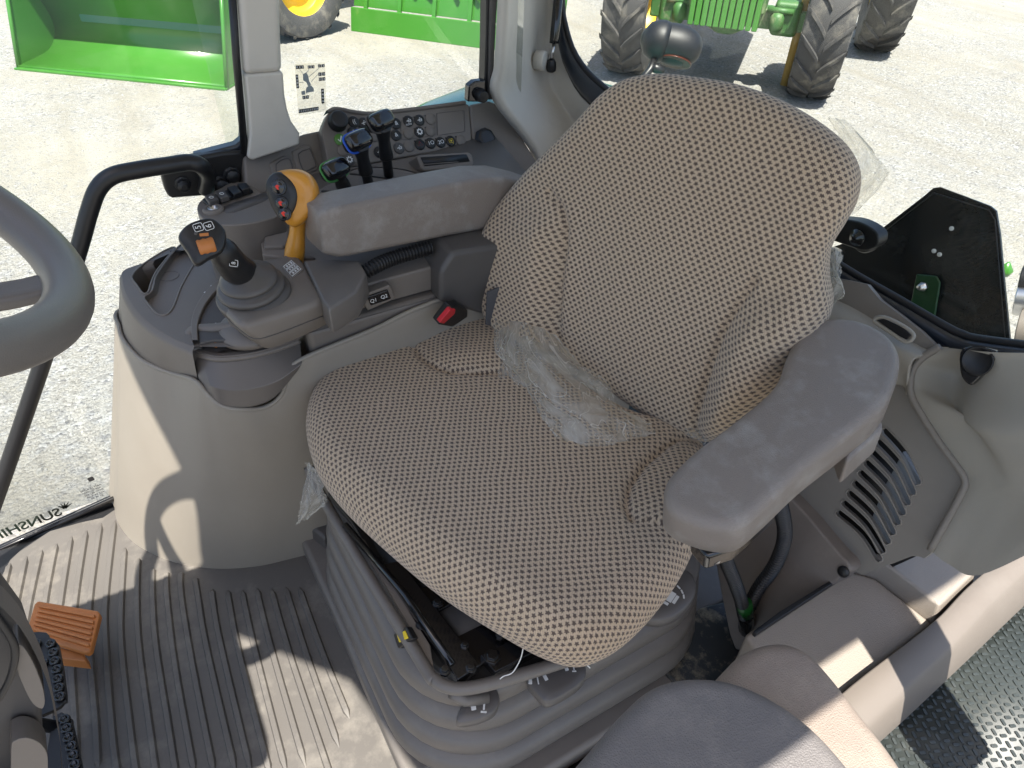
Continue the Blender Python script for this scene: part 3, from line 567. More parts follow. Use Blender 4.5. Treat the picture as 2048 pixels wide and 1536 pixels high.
def bdisc(x, y, m, s_=None, ring=False, mt=M_white, sz=.012, n_='push_button'):
    c = pf.px(*z2(x, y)); q = BM(); q.lathe(c, pf.n, [(.0122, -.002), (.0122, .0018), (.0113, .0030), (.0, .0032)] , 22); o = q.mk(n_, m, pan)
    fr_ = Frame(c+pf.n*.0034, pf.u, pf.v)
    if s_ == 'check':
        q = BM(); q.prism([fr_.at(*p) for p in ((-.006, 0), (-.0045, .0015), (-.002, -.0025), (.0035, .007), (.0055, .0055), (-.0015, -.0062))], fr_.n*.0004); q.mk('check_mark', M_white, o, smooth=False)
    elif s_ == 'gear' or s_ == 'ring':
        q = BM(); n1 = 20; q.lathe(c+pf.n*.0033, pf.n, [(.0035, 0), (.0035, .0004), (.0055, .0004), (.0055, 0)], 20, caps=False)
        for k in range(8): a = k*math.pi/4; q.prism(rrect(fr_, math.cos(a)*.0062, math.sin(a)*.0062, .0022, .0022, .0004, a, 1), fr_.n*.0004)
        q.mk('symbol', mt, o, smooth=False)
    elif s_ == 'tri':
        q = BM(); P3 = [fr_.at(math.cos(a)*.006, math.sin(a)*.006) for a in [math.pi/2+k*2*math.pi/3 for k in range(3)]]; q.tube(P3+[P3[0]], .0006, 5, caps=False); q.mk('symbol', M_red, o, smooth=False)
    elif s_ == 'box':
        q = BM(); P4 = rrect(fr_, 0, 0, .010, .008, .001, 0, 1); q.tube(P4+[P4[0]], .0005, 5, caps=False); q.prism(rrect(fr_, 0, 0, .004, .0035, .0005, 0, 1), fr_.n*.0004); q.lathe(fr_.at(.003, -.006), fr_.n, [(.0012, 0), (.0012, .0004)], 8); q.mk('symbol', mt, o, smooth=False)
    elif s_ == 'veh':
        q = BM()
        for (a, c_, w_, h_) in ((-.004, 0, .003, .0015), (.001, .001, .006, .0012), (.001, -.0025, .006, .0012), (.0045, 0, .0012, .005), (-.0015, -.0005, .0012, .006), (.0015, .004, .002, .002)): q.prism(rrect(fr_, a, c_, w_, h_, .0003, 0, 1), fr_.n*.0004)
        q.mk('symbol', mt, o, smooth=False)
    elif s_: text('symbol', s_, fr_, 0, 0, sz, mt, o)
    return o
for a in [(775, 322, M_blk, '(('), (843, 332, M_blk, 'veh'), (1063, 333, M_blk, '&'), (1148, 316, M_blk, 'veh'), (1223, 310, M_blk, 'veh'), (1223, 390, M_blk, 'gear'), (1063, 412, M_blk, '&'), (745, 580, M_dgrey, 'gear'),
          (950, 528, M_blk, 'veh'), (1085, 500, M_dgrey, 'veh'), (1227, 475, M_blk, 'tri'), (1300, 467, M_blk, '1O'), (1368, 461, M_blk, '2O'), (682, 442, M_chk, 'check'), (770, 395, M_blk, 'veh')]: bdisc(*a)
bdisc(1437, 452, M_blk, 'box', mt=M_yi)
tx = pf.up(.0036); p = tx.uv(tx.px(*z2(1150, 335)))
text('auto_print', 'AUTO', tx, p[0], p[1]-.001, .0055, M_white, pan)
for (x, y) in [(1298, 302), (1148, 400), (1298, 383), (1152, 488), (1506, 446), (702, 517), (800, 568), (910, 418)]: bdisc(x, y, M_grey, n_='blank_button')
for (x, y) in [(1115, 295), (1190, 287), (1265, 280), (1190, 367), (1265, 360), (1192, 452), (1265, 444), (1335, 436), (1403, 430), (1473, 422), (740, 372), (812, 355)]: b = BM(); b.lathe(pf.px(*z2(x, y)), pf.n, [(.0018, -.001), (.0018, .0006)], 8); b.mk('indicator_dot', M_blk, pan)
def knob(name, c, n_, r, h, parent, m, ridges=28, wings=False):
    q = BM(); n_ = V(n_).normalized(); a = n_.orthogonal().normalized(); c2_ = n_.cross(a); rings = []
    for rr0, hh in ((1.08, 0), (1.08, .15), (1.0, .2), (.97, .9), (.9, 1.0), (.6, 1.02)):
        rings.append([c+n_*h*hh+(a*math.cos(t)+c2_*math.sin(t))*r*rr0*(1+(.035 if (k % 2 and .15 < hh < .95) else 0)) for k, t in enumerate([2*math.pi*i/(ridges*2) for i in range(ridges*2)])])
    q.loft(rings); return q.mk(name, m, parent)
knob('rotary_knob', pf.px(*z2(662, 325)), pf.n, .0185, .022, pan, M_blk)
kc = pf.px(*z2(1665, 440)); knob('socket_cap', kc, pf.n, .023, .016, pan, M_blk, 4)
b = BM(); b.prism(rrect(Frame(kc+pf.n*.004, pf.u, pf.v), .018, -.013, .018, .01, .003, -.6), -pf.n*.006); b.mk('cap_tab', M_blk, pan, bevel=.001)
# skirt from the panel down to the lever deck, with the coin box
DKN = V((-.215, 0, .977)); DKO = V((1.2, -.4, .695))
def DP(x, y, h=0): return PP(x, y, DKO+DKN*h, DKN)
def DW(x, y): return V((x, y, DKO.z+(x-DKO.x)*.22))
skt = cat(pl(pf, [z2(*p) for p in [(592, 640), (750, 632), (1060, 576), (1340, 526), (1588, 494), (1700, 515), (1900, 645), (2040, 700)]]), 4)
skb = cat([DP(*z2(*p)) for p in [(600, 740), (780, 640), (960, 628), (1150, 650), (1290, 705), (1420, 740), (1700, 760), (1980, 800)]], 4)
b = BM(); b.grid([[p-pf.n*.004 for p in skt], [a.lerp(c, .08) for a, c in zip(skt, skb)], [a.lerp(c, .5) for a, c in zip(skt, skb)], [a.lerp(c, .9)+V((0, 0, -.001)) for a, c in zip(skt, skb)], skb]); b.mk('panel_skirt', M_grey, pan)
cf = Frame(PX(*z2(1400, 620), 1.325), (.1, -1, 0), (.55, 0, .83))
cb = [z2(*p) for p in [(1205, 560), (1220, 545), (1560, 525), (1585, 540), (1600, 600), (1590, 625), (1260, 655), (1235, 640)]]
plate('coin_box', pl(cf, cb), cf.n, .05, M_grey, pan, bevel=.006)
b = BM(); b.prism(pl(cf.up(.0008), [z2(*p) for p in [(1232, 562), (1545, 540), (1570, 590), (1262, 622)]]), -cf.n*.0016); b.mk('coin_box_mouth', M_blk, pan)
b = BM(); b.tube(pl(cf.up(.002), [z2(*p) for p in [(1250, 612), (1490, 594)]]), .0012, 6); b.mk('coin_box_rib', M_grey, pan)
# bezel pads below the pillar
bz = Frame(PX(560, 340, 1.41), (.2, -1, 0), (.55, 0, .83))
plate('corner_bezel', pl(bz, [z2(*p) for p in [(25, 560), (60, 530), (390, 420), (440, 400), (560, 375), (600, 560), (600, 660), (480, 760), (250, 790), (120, 830), (40, 800)]]), bz.n, .05, M_grey, pan, bevel=.006)
for P, in (([(200, 600), (300, 545), (355, 560), (380, 650), (350, 690), (230, 720)],), ([(350, 520), (450, 470), (485, 480), (540, 620), (530, 650), (430, 690), (400, 670)],)):
    plate('bezel_pad', pl(bz.up(.003), [z2(*p) for p in P]), bz.n, .012, M_grey, pan, bevel=.004, seg=4)
    c = BM(); n0 = len(P); cx = sum(p[0] for p in P)/n0; cy = sum(p[1] for p in P)/n0
    I = pl(bz.up(.0034), [z2(cx+(p[0]-cx)*.62+8, cy+(p[1]-cy)*.68) for p in P]); I = cat(I, 2, True); c.tube(I+[I[0]], .0012, 6, caps=False); c.mk('pad_line', M_dgrey, pan)
# lever deck
b = BM(); b.prism([DW(1.08, -.80)-DKN*.012, DW(1.43, -.80)-DKN*.012, DW(1.43, -.24)-DKN*.012, DW(1.30, -.24)-DKN*.012, DW(1.08, -.40)-DKN*.012], V((0, 0, -.02))); b.mk('under_deck', M_grey, con)
b = BM(); dk = skb+[DW(1.06, -.80), DW(1.06, -.30), DP(*z2(330, 1330)), DP(*z2(150, 1210)), DP(*z2(120, 1000)), DP(*z2(330, 900))]
b.prism(dk, V((0, 0, -.05))); ldk = b.mk('lever_deck', M_grey, con, bevel=.004)
b = BM(); 
def slot(P, w_): 
    P = cat([DP(*z2(*p), .0006) for p in P], 5)
    L_ = []; R2 = []
    for i, p in enumerate(P):
        t = (P[min(i+1, len(P)-1)]-P[max(i-1, 0)]).normalized(); s = V((-t.y, t.x, 0))*w_; L_.append(p+s); R2.append(p-s)
    b.prism(L_+R2[::-1], V((0, 0, -.0012)))
slot([(555, 790), (700, 795), (900, 815), (1000, 850)], .0045); slot([(750, 672), (880, 685), (1010, 705), (1140, 742)], .0035); slot([(1000, 702), (1060, 712)], .006)
b.mk('lever_slots', M_blk, ldk)
plate('deck_pad', [DP(*z2(*p), .012) for p in [(165, 1100), (330, 1060), (330, 1120), (300, 1170), (160, 1170)]], (0, 0, 1), .014, M_grey, con, bevel=.004)
plate('deck_pad', [DP(*z2(*p), .006) for p in [(150, 1180), (320, 1150), (420, 1200), (520, 1240), (330, 1250), (150, 1225)]], (0, 0, 1), .02, M_grey, con, bevel=.004)
# three T handled hydraulic levers
def lever(basep, tip, col, name_col, label, k):
    bx, by = z2(*basep); B0 = DP(bx, by, -.01); tx_, ty_ = z2(*tip); T0 = PX(tx_, ty_, B0.x-.012)
    r = T('hydraulic_lever', label, 'control lever', tuple(B0), 'hydraulic levers on the console')
    ax = (T0-B0).normalized(); L_ = (T0-B0).length
    q = BM(); q.tube([B0, B0+ax*L_*.45, B0+ax*L_*.6], .0125*.8, 16); q.mk('stem', M_blk, r)
    q = BM(); q.lathe(B0+ax*L_*.38, ax, [(.0135, 0), (.0145, .002), (.0138, .008), (.0145, .010), (.0128, .02), (.012, L_*.30), (.015, L_*.45), (.019, L_*.52)], 20); q.mk('sleeve', M_blk, r)
    # head: rounded wedge, longer to the front
    hf = Frame(T0, (.45, -.89, 0), (.55, .25, .80)); rings = []
    for s_, hh in ((.62, -.030), (.80, -.016), (1.0, -.006), (1.04, 0), (1.0, .005), (.90, .011), (.72, .015), (.35, .017)):
        ring = []
        for i in range(28):
            a = 2*math.pi*i/28; e = .55
            x = math.copysign(abs(math.cos(a))**e, math.cos(a))*.029; y = math.copysign(abs(math.sin(a))**e, math.sin(a))*.018
            ring.append(hf.at(x*s_-.004*(hh < -.01), y*s_, hh) + ax*0)
        rings.append(ring)
    q = BM(); q.loft(rings); q.mk('head', M_blkg, r, sub=1)
    q = BM(); ring = []
    for i in range(33):
        a = 2*math.pi*i/32; x = math.copysign(abs(math.cos(a))**.55, math.cos(a))*.0302; y = math.copysign(abs(math.sin(a))**.55, math.sin(a))*.0190
        ring.append(hf.at(x, y, -.006))
    q.tube(ring, .0021, 8, caps=False); q.mk('colour_band', col, r)
    return r
M_blue = mat('band_blue', (.02, .10, .55), .35); M_bgreen = mat('band_green', (.07, .30, .06), .35); M_bgrey = mat('band_brown', (.07, .06, .055), .4)
lever((1020, 715), (965, 310), M_bgrey, 'grey', 'black T handled hydraulic lever with brown grey band, farthest from the seat', 0)
lever((890, 800), (810, 445), M_blue, 'blue', 'black T handled hydraulic lever with blue band between the other two', 1)
lever((745, 850), (655, 640), M_bgreen, 'green', 'black T handled hydraulic lever with green band nearest the orange lever', 2)
# orange range lever
B0 = DP(588, 525, -.01); lv = T('shift_lever', 'tall amber shift lever with black three button face', 'shift lever', tuple(B0))
cx_ = B0.x-.015
pth = [PX(*p, cx_) for p in [(586, 535), (590, 500), (594, 470), (596, 440)]]
q = BM(); q.tube(cat(pth, 5), [.0155+.002*math.sin(k*.4) for k in range(16)], 20); q.mk('stem', M_amber, lv)
hf = face(PX(590, 395, cx_-.012), -.30, -.1)   # head plane, n toward the seat / camera
HO = [(537, 372), (540, 355), (552, 344), (575, 339), (600, 341), (620, 353), (632, 375), (634, 398), (628, 420), (615, 437), (598, 452), (583, 453), (566, 438), (550, 415), (542, 395)]
ho = cat(pl(hf, HO), 3, True); ho = [hf.uv(p) for p in ho]; hc = sum((V((a, c_)) for a, c_ in ho), V((0, 0)))/len(ho)
q = BM(); rings = []
for s_, hh in ((.3, -.040), (.7, -.037), (.92, -.027), (1.0, -.012), (1.0, 0), (.96, .007), (.86, .012), (.6, .014), (.25, .015)): rings.append([hf.at(hc.x+(a-hc.x)*s_, hc.y+(c_-hc.y)*s_, hh) for a, c_ in ho])
q.loft(rings); q.mk('head', M_amber, lv)
FO = [(537, 372), (541, 356), (552, 346), (566, 345), (583, 356), (596, 372), (601, 392), (597, 412), (588, 428), (574, 440), (566, 438), (550, 415), (542, 395)]
fo = [hf.uv(p) for p in cat(pl(hf, FO), 3, True)]; fc = sum((V(a) for a in fo), V((0, 0)))/len(fo); q = BM()
q.loft([[hf.at(fc.x+(a-fc.x)*s_, fc.y+(c_-fc.y)*s_, hh) for a, c_ in fo] for s_, hh in ((1.02, -.012), (1.03, .008), (.99, .014), (.93, .017), (.5, .018))]); fc_ = q.mk('button_face', M_blk, lv)
M_redl = mat('red_arrow', (.75, .04, .02), .4)
for (x, y, s_) in ((558, 374, 1), (564, 406, .85), (570, 427, .85)):
    c = hf.up(.017).px(x, y); ff = Frame(c, hf.u, hf.v); q = BM(); q.lathe(c, hf.n, [(.0135*s_, 0), (.0135*s_, .002), (.012*s_, .004), (.0118*s_, .0035), (.009*s_, .006), (0, .0075)], 22); o = q.mk('thumb_button', M_blkg, fc_)
    q = BM(); q.prism([ff.at(*p, .0078) for p in ((-.004, .002), (0, .0045), (.004, .002), (.0015, .0015), (.002, -.004), (-.001, -.003))], ff.n*.0003); q.mk('arrow', M_redl, fc_, smooth=False)
# switch pod by the door: rocker buttons, lighter socket, small pocket
z1 = lambda x, y: (x/2.926, y/2.926)
pz = .742
pod = T('rear_switch_pod', 'grey pod with four dark rocker buttons beside the black bracket', 'switch pod', tuple(PZ(460, 420, .6)))
pO = [z1(*p) for p in [(1155, 1240), (1165, 1180), (1250, 1120), (1380, 1060), (1480, 1090), (1540, 1130), (1640, 1100), (1660, 1240), (1440, 1310), (1260, 1310), (1200, 1290)]]
q = BM(); A_ = cat([PZ(*p, pz) for p in pO], 3, True); q.loft([[V((p.x, p.y, .58)) for p in A_], [p+V((0, 0, -.004)) for p in A_], A_]); q.mk('pod_body', M_grey, pod, bevel=.003)
q = BM(); q.prism([PZ(*z1(*p), pz+.006) for p in [(1180, 1165), (1440, 1065), (1480, 1110), (1220, 1200)]], V((0, 0, -.01))); q.mk('button_carrier', M_blk, pod, bevel=.002)
for k, P in enumerate([[(1195, 1145), (1245, 1125), (1280, 1160), (1225, 1185)], [(1255, 1120), (1305, 1105), (1340, 1145), (1290, 1160)], [(1325, 1095), (1375, 1080), (1415, 1120), (1365, 1138)], [(1385, 1072), (1435, 1068), (1465, 1100), (1415, 1112)]]):
    q = BM(); q.prism([PZ(*z1(*p), pz+.014) for p in P], V((0, 0, -.01))); o = q.mk('rocker_button', M_dgrey if k < 2 else M_blk, pod, bevel=.002)
    ff = Frame((0, 0, pz+.0205), (1, 0, 0), (0, 1, 0)); c = ff.uv(ff.px(*z1(sum(p[0] for p in P)/4, sum(p[1] for p in P)/4)))
    if k < 2: q = BM(); r4 = rrect(ff, c[0], c[1], .009, .006, .002, .4, 1); q.tube(r4+[r4[0]], .0005, 5, caps=False); q.mk('symbol', M_white, o)
q = BM(); P = cat([PZ(*z1(*p), pz+.0008) for p in [(1300, 1210), (1480, 1150), (1560, 1130), (1570, 1160), (1500, 1195), (1370, 1240), (1310, 1240)]], 3, True); q.prism(P, V((0, 0, -.002))); q.mk('pod_recess', M_dgrey, pod)
q = BM(); q.lathe(PZ(*z1(1250, 1232), pz), (0, 0, 1), [(.019, -.01), (.019, .003), (.016, .006), (.010, .006), (.010, -.004), (0, -.004)], 28); q.mk('socket', M_grey, pod)
q = BM(); q.lathe(PZ(*z1(1250, 1232), pz), (0, 0, 1), [(.0092, -.003), (.0092, .0064), (.0075, .0066), (.007, -.003), (0, -.0035)], 20); q.mk('socket_liner', M_steel, pod)
# black bracket plate and handrail
bk = T('latch_bracket', 'thick black plate with bolts behind the handrail end', 'bracket', tuple(PX(400, 380, 1.42)))
bf = Frame((1.425, 0, 0), (0, -1, 0), (0, 0, 1))
plate('plate', pl(bf, [z1(*p) for p in [(940, 1010), (1100, 930), (1300, 890), (1450, 880), (1450, 1100), (1200, 1150), (1010, 1165), (985, 1155), (965, 1110)]]), bf.n, .03, M_blk, bk, bevel=.008)
plate('frame_rail', pl(bf.up(-.01), [z1(*p) for p in [(1130, 915), (1380, 850), (1440, 800), (1480, 780), (1480, 960), (1300, 960)]]), bf.n, .03, M_bframe, bk, bevel=.006)
for (x, y, r_) in ((1068, 1075, .012), (1355, 1020, .013), (1290, 1080, .015), (1320, 1085, .013)):
    q = BM(); q.lathe(bf.px(*z1(x, y)), bf.n, [(r_*1.3, 0), (r_*1.3, .004), (r_, .005), (r_, .016), (r_*.5, .02), (0, .02)], 8); q.mk('bolt', M_blk, bk, bevel=.001)
hr = T('handrail', 'bent black tubular handrail in front of the side glass', 'handrail', tuple(PX(90, 700, 1.36)))
hx = 1.36
hpts = [PX(*p, hx) for p in [(-60, 1140), (0, 975), (60, 800), (120, 620), (160, 490), (178, 425), (196, 378), (225, 352), (275, 340), (340, 330), (378, 325), (402, 332)]]+[PX(415, 352, 1.385), PX(412, 380, 1.41)]
q = BM(); q.tube(cat(hpts, 8), .0150, 20); q.mk('tube', M_blkg if False else M_blk, hr)
# ================================================================ the seat (swivelled towards the open door)
sw_ = math.radians(17); SL = V((-math.cos(sw_), -math.sin(sw_), 0)); SF = V((-math.sin(sw_), math.cos(sw_), 0))
seat = T('operator_seat', 'brown and beige star patterned fabric seat swivelled towards the open door', 'seat', (.74, -.45, 0))
CF = Frame(PZ(1000, 900, .46), -SL, SF)
def inside(p, poly):
    r = False; n = len(poly)
    for i in range(n):
        a, b_ = poly[i], poly[i-1]
        if (a[1] > p[1]) != (b_[1] > p[1]) and p[0] < (b_[0]-a[0])*(p[1]-a[1])/(b_[1]-a[1])+a[0]: r = not r
    return r
def dist(p, line):
    best = 9
    for a, b_ in zip(line[:-1], line[1:]):
        ax, ay = a; dx, dy = b_[0]-ax, b_[1]-ay; t = max(0, min(1, ((p[0]-ax)*dx+(p[1]-ay)*dy)/(dx*dx+dy*dy+1e-12)))
        best = min(best, math.hypot(p[0]-ax-dx*t, p[1]-ay-dy*t))
    return best
ss = lambda t: (lambda t: t*t*(3-2*t))(max(0, min(1, t)))
def relief(fr, wings, extra):
    W = [([fr.uv(fr.px(*p)) for p in seam_], [fr.uv(fr.px(*p)) for p in seam_+rest], h) for seam_, rest, h in wings]
    def f(u, v):
        z = extra(u, v)
        for line, poly, h in W:
            d = dist((u, v), line)
            if inside((u, v), poly): z += h*ss(d/.05)*ss(dist((u, v), [poly[-1], poly[0]])/.09)
            z -= .011*math.exp(-(d/.0065)**2)
        return z
    return f
co = [(613, 850), (627, 800), (664, 757), (740, 702), (815, 662), (880, 648), (950, 652), (1010, 680), (1130, 770), (1260, 850), (1400, 905), (1408, 985), (1396, 1070), (1368, 1140), (1318, 1212), (1262, 1270), (1212, 1302), (1160, 1316), (1090, 1297), (1000, 1250), (880, 1176), (780, 1096), (690, 1012), (640, 950), (619, 900)]
co = [CF.uv(p) for p in cat([CF.px(*p) for p in co], 12, True)]
fcush = relief(CF.up(.05), [([(828, 700), (842, 722), (866, 742), (905, 755), (1005, 757)], [(1010, 600), (800, 600)], .012), ([(1390, 866), (1335, 897), (1287, 938), (1258, 982), (1250, 1020), (1262, 1045)], [(1500, 1100), (1500, 860)], .014)], lambda u, v: .012*math.cos(u*3.2)*math.cos(v*3))
cush = inflate('seat_cushion', CF, co, M_fab, seat, .055, .060, fcush, rings=84)
rec = math.radians(16); UB = V((0, 0, math.cos(rec)))-SF*math.sin(rec)
BF = Frame(PZ(1180, 750, .50), SL, UB)
bo = [(985, 560), (981, 510), (990, 470), (1006, 412), (1044, 358), (1092, 308), (1150, 250), (1205, 190), (1255, 158), (1320, 147), (1400, 155), (1480, 170), (1560, 200), (1640, 248), (1690, 295), (1711, 345), (1705, 400), (1680, 450), (1652, 500), (1648, 560), (1655, 610), (1640, 665), (1600, 720), (1540, 800), (1470, 868), (1400, 880), (1300, 830), (1180, 750), (1080, 690), (1005, 640)]
bo = [BF.uv(p) for p in cat([BF.px(*p) for p in bo], 11, True)]
fback = relief(BF.up(.035), [([(1098, 385), (1122, 415), (1132, 450), (1131, 500), (1124, 560), (1120, 640), (1118, 700)], [(900, 700), (900, 385)], .036), ([(1512, 560), (1478, 610), (1450, 660), (1428, 720), (1405, 800), (1385, 868)], [(1600, 900), (1800, 560)], .042)], lambda u, v: .010*math.exp(-((v-.12)/.12)**2)*math.cos(u*4)-.006*math.cos(u*5))
back = inflate('backrest', BF, bo, M_fab, seat, .040, .085, fback, rings=84)
pivot_bm = BM(); pivot_bm.box(BF.at(0, .25, -.105), .42, .03, .42, Matrix((BF.u, BF.n, BF.v)).transposed()); pivot_bm.mk('backrest_shell', M_dgrey, seat, bevel=.015)
# seat pan and black mechanism showing where the cushion is turned off its frame
b = BM(); b.box(CF.at(-.02, -.02, -.075), .52, .44, .02, Matrix((CF.u, CF.v, CF.n)).transposed()); b.mk('seat_pan', M_blk, seat, bevel=.006)
tray_ = [PZ(*p, .325) for p in [(655, 985), (700, 1040), (870, 1330), (930, 1368), (1060, 1340), (1180, 1300), (1380, 1190), (1300, 900), (1000, 820), (740, 860)]]
b = BM(); b.prism(tray_, V((0, 0, -.02))); b.mk('mechanism_tray', M_blk, seat, bevel=.003)
mz = .327
for (P, h) in (([(760, 1130), (800, 1120), (960, 1330), (915, 1360)], .022), ([(880, 1290), (1060, 1200), (1110, 1230), (930, 1350)], .010), ([(960, 1310), (1100, 1240), (1130, 1270), (990, 1345)], .02), ([(830, 1180), (960, 1130), (990, 1160), (860, 1230)], .008)):
    b = BM(); b.prism([PZ(*p, mz+h) for p in P], V((0, 0, -h))); b.mk('mechanism_bracket', M_blkg, seat, bevel=.002)
b = BM(); b.tube([PZ(690, 1050, .352), PZ(810, 1190, .350), PZ(905, 1330, .348)], .006, 12); b.mk('cross_rod', M_blkg, seat)
for (x, y, r_) in ((985, 1312, .009), (942, 1335, .006), (875, 1205, .006), (1000, 1270, .005), (930, 1290, .005), (1040, 1255, .006), (890, 1340, .006)):
    b = BM(); b.lathe(PZ(x, y, .350), (0, 0, 1), [(r_*1.5, -.006), (r_*1.5, 0), (r_, .001), (r_, .006), (0, .0065)], 6); b.mk('mechanism_bolt', M_blkg, seat, bevel=.0006)
b = BM(); b.prism([PZ(*p, .338) for p in [(712, 1068), (730, 1080), (860, 1290), (868, 1340), (845, 1300)]], V((0, 0, -.01))); b.mk('spacer_strip', M_grey, seat, bevel=.001)
for x, y in ((757, 1120), (842, 1250)):
    b = BM(); b.lathe(PZ(x, y, .339), (0, 0, 1), [(.0085, 0), (.0085, .001), (0, .0012)], 18); b.mk('dark_rivet', M_blk, seat)
bar = cat([PZ(*p, z) for p, z in [((618, 935), .36), ((624, 955), .345), ((645, 995), .34), ((730, 1140), .34), ((850, 1335), .34), ((868, 1358), .34), ((893, 1373), .34), ((930, 1377), .34), ((1000, 1362), .34), ((1150, 1315), .34), ((1235, 1275), .345)]], 6)
b = BM(); b.tube(bar, .0098, 18); b.mk('grab_bar', M_bell, seat)
# bellows
bx0, by0 = .735, -.455
def rr2(cx, cy, hx_, hy_, r_, z, n=9, j=0):
    out = []
    for sx, sy, a0 in ((1, 1, 0), (-1, 1, 90), (-1, -1, 180), (1, -1, 270)):
        for k in range(n+1):
            a = math.radians(a0+90*k/n); out.append(V((cx+sx*(hx_-r_)+r_*math.cos(a), cy+sy*(hy_-r_)+r_*math.sin(a), z)))
        nx = out[-1]
    return out
rings = []; zb, zt = .06, .315; folds = 4
for i in range(folds*10+1):
    t = i/(folds*10); ph = t*folds % 1; bulge = (1-abs(2*ph-1)**3.6) if 0 < t < 1 else 0
    off = -.016+.040*bulge+.035*t; rings.append(rr2(bx0, by0, .262+off, .272+off, .115+off, zt-(zt-zb)*t))
b = BM(); b.loft(rings); b.mk('suspension_bellows', M_bell, seat)
b = BM(); b.loft([rr2(bx0, by0, .24, .25, .10, zt+.012), rr2(bx0, by0, .245, .255, .10, zt), rr2(bx0, by0, .24, .25, .10, zt-.02)]); b.mk('bellows_top', M_blk, seat)
# weight indicator window
wf_ = Frame(PZ(800, 1275, .31)+V((0, .012, 0)), (-1, .12, 0), (0, -.5, .86))
plate('indicator_frame', pl(wf_.up(.006), [(785, 1268), (812, 1253), (825, 1278), (795, 1298)]), wf_.n, .012, M_blk, seat, bevel=.003)
plate('indicator_window', pl(wf_.up(.0075), [(793, 1270), (809, 1261), (816, 1276), (798, 1285)]), wf_.n, .004, mat('indicator_yellow', (.75, .55, .02), .35), seat, bevel=.001)
M_lev = mat('lever_shade_plastic', (.11, .10, .094), .42, bump=.2, bs=1500, var=.06)  # same plastic as its neighbours, darkened in colour to stand for shade
# levers below the left front of the seat
hz = Frame((0, 0, .33), (1, 0, 0), (0, 1, 0))
def handle(top, dz, thick, name, label=None):
    P = cat([PZ(*p, dz) for p in top], 4, True); b = BM(); c = sum(P, V())/len(P)
    b.loft([[c+(p-c)*s+V((0, 0, z)) for p in P] for s, z in ((.80, -thick), (.97, -thick*.8), (1, -thick*.4), (.98, -.003), (.92, 0), (.5, .001))]); return b.mk(name, M_lev, seat)
handle([(1052, 1355), (1075, 1338), (1130, 1315), (1168, 1325), (1172, 1350), (1150, 1375), (1100, 1402), (1078, 1392)], .315, .028, 'height_lever')
handle([(912, 1440), (925, 1405), (950, 1375), (985, 1368), (1000, 1395), (985, 1425), (940, 1442)], .30, .024, 'slide_lever')
b = BM(); b.tube([PZ(905, 1385, .325), PZ(930, 1400, .31), PZ(975, 1395, .30)], .010, 12); b.mk('lever_hub', M_bell, seat)
handle([(1268, 1215), (1300, 1165), (1350, 1135), (1385, 1145), (1392, 1185), (1360, 1225), (1310, 1240)], .335, .03, 'swivel_lever')
def ico(fr, x, y, kind, par, s=1, rot=0):
    a, c = fr.uv(fr.px(x, y)); b = BM(); 
    def rc(u, v, w, h, r_=0): 
        u, v, w, h = u*1.35, v*1.35, w*1.35, h*1.35; uu, vv = u*math.cos(rot)-v*math.sin(rot), u*math.sin(rot)+v*math.cos(rot); b.prism(rrect(fr, a+uu*s, c+vv*s, w*s, h*s, .0008*s, rot+r_, 2), fr.n*.0006)
    if kind == 'seat': rc(0, 0, .005, .018, .25); rc(-.007, -.009, .014, .005); rc(-.012, .004, .002, .008); rc(-.012, .010, .006, .002)
    if kind == 'tilt': rc(0, 0, .004, .014, .3); rc(-.005, -.007, .010, .004); rc(.008, 0, .0015, .02); rc(.016, .002, .004, .013, -.2); rc(.013, -.006, .010, .004)
    if kind == 'swivel':
        rc(0, 0, .016, .012); rc(0, .009, .014, .003); rc(-.010, 0, .003, .010); rc(.010, 0, .003, .010)
        for k in range(9): t = -2.6+k*.33; rc(math.cos(t)*.017, math.sin(t)*.015, .0045, .0016, t+1.57)
        rc(.013, .012, .005, .004, .8)
    return b.mk('lever_symbol', M_white, par, smooth=False)
h3 = Frame((0, 0, .3172), (1, 0, 0), (0, 1, 0)); h4 = Frame((0, 0, .3022), (1, 0, 0), (0, 1, 0)); h5 = Frame((0, 0, .3372), (1, 0, 0), (0, 1, 0))
ico(h3, 1088, 1350, 'tilt', seat, 1, 1.2); ico(h3, 1130, 1330, 'seat', seat, .8, 1.1); ico(h4, 945, 1403, 'seat', seat, 1.1, 1.0); ico(h5, 1332, 1188, 'swivel', seat, 1.3, .4)
# bellows emblem lettering (raised, same rubber)
gf = Frame((bx0-.262-.022, 0, 0), (0, -1, 0), (0, 0, 1)); p = gf.uv(gf.px(1025, 1380)); text('raised_lettering', 'GRAMMER', gf, p[0]+.035, p[1], .030, M_bell, seat, ex=.001)
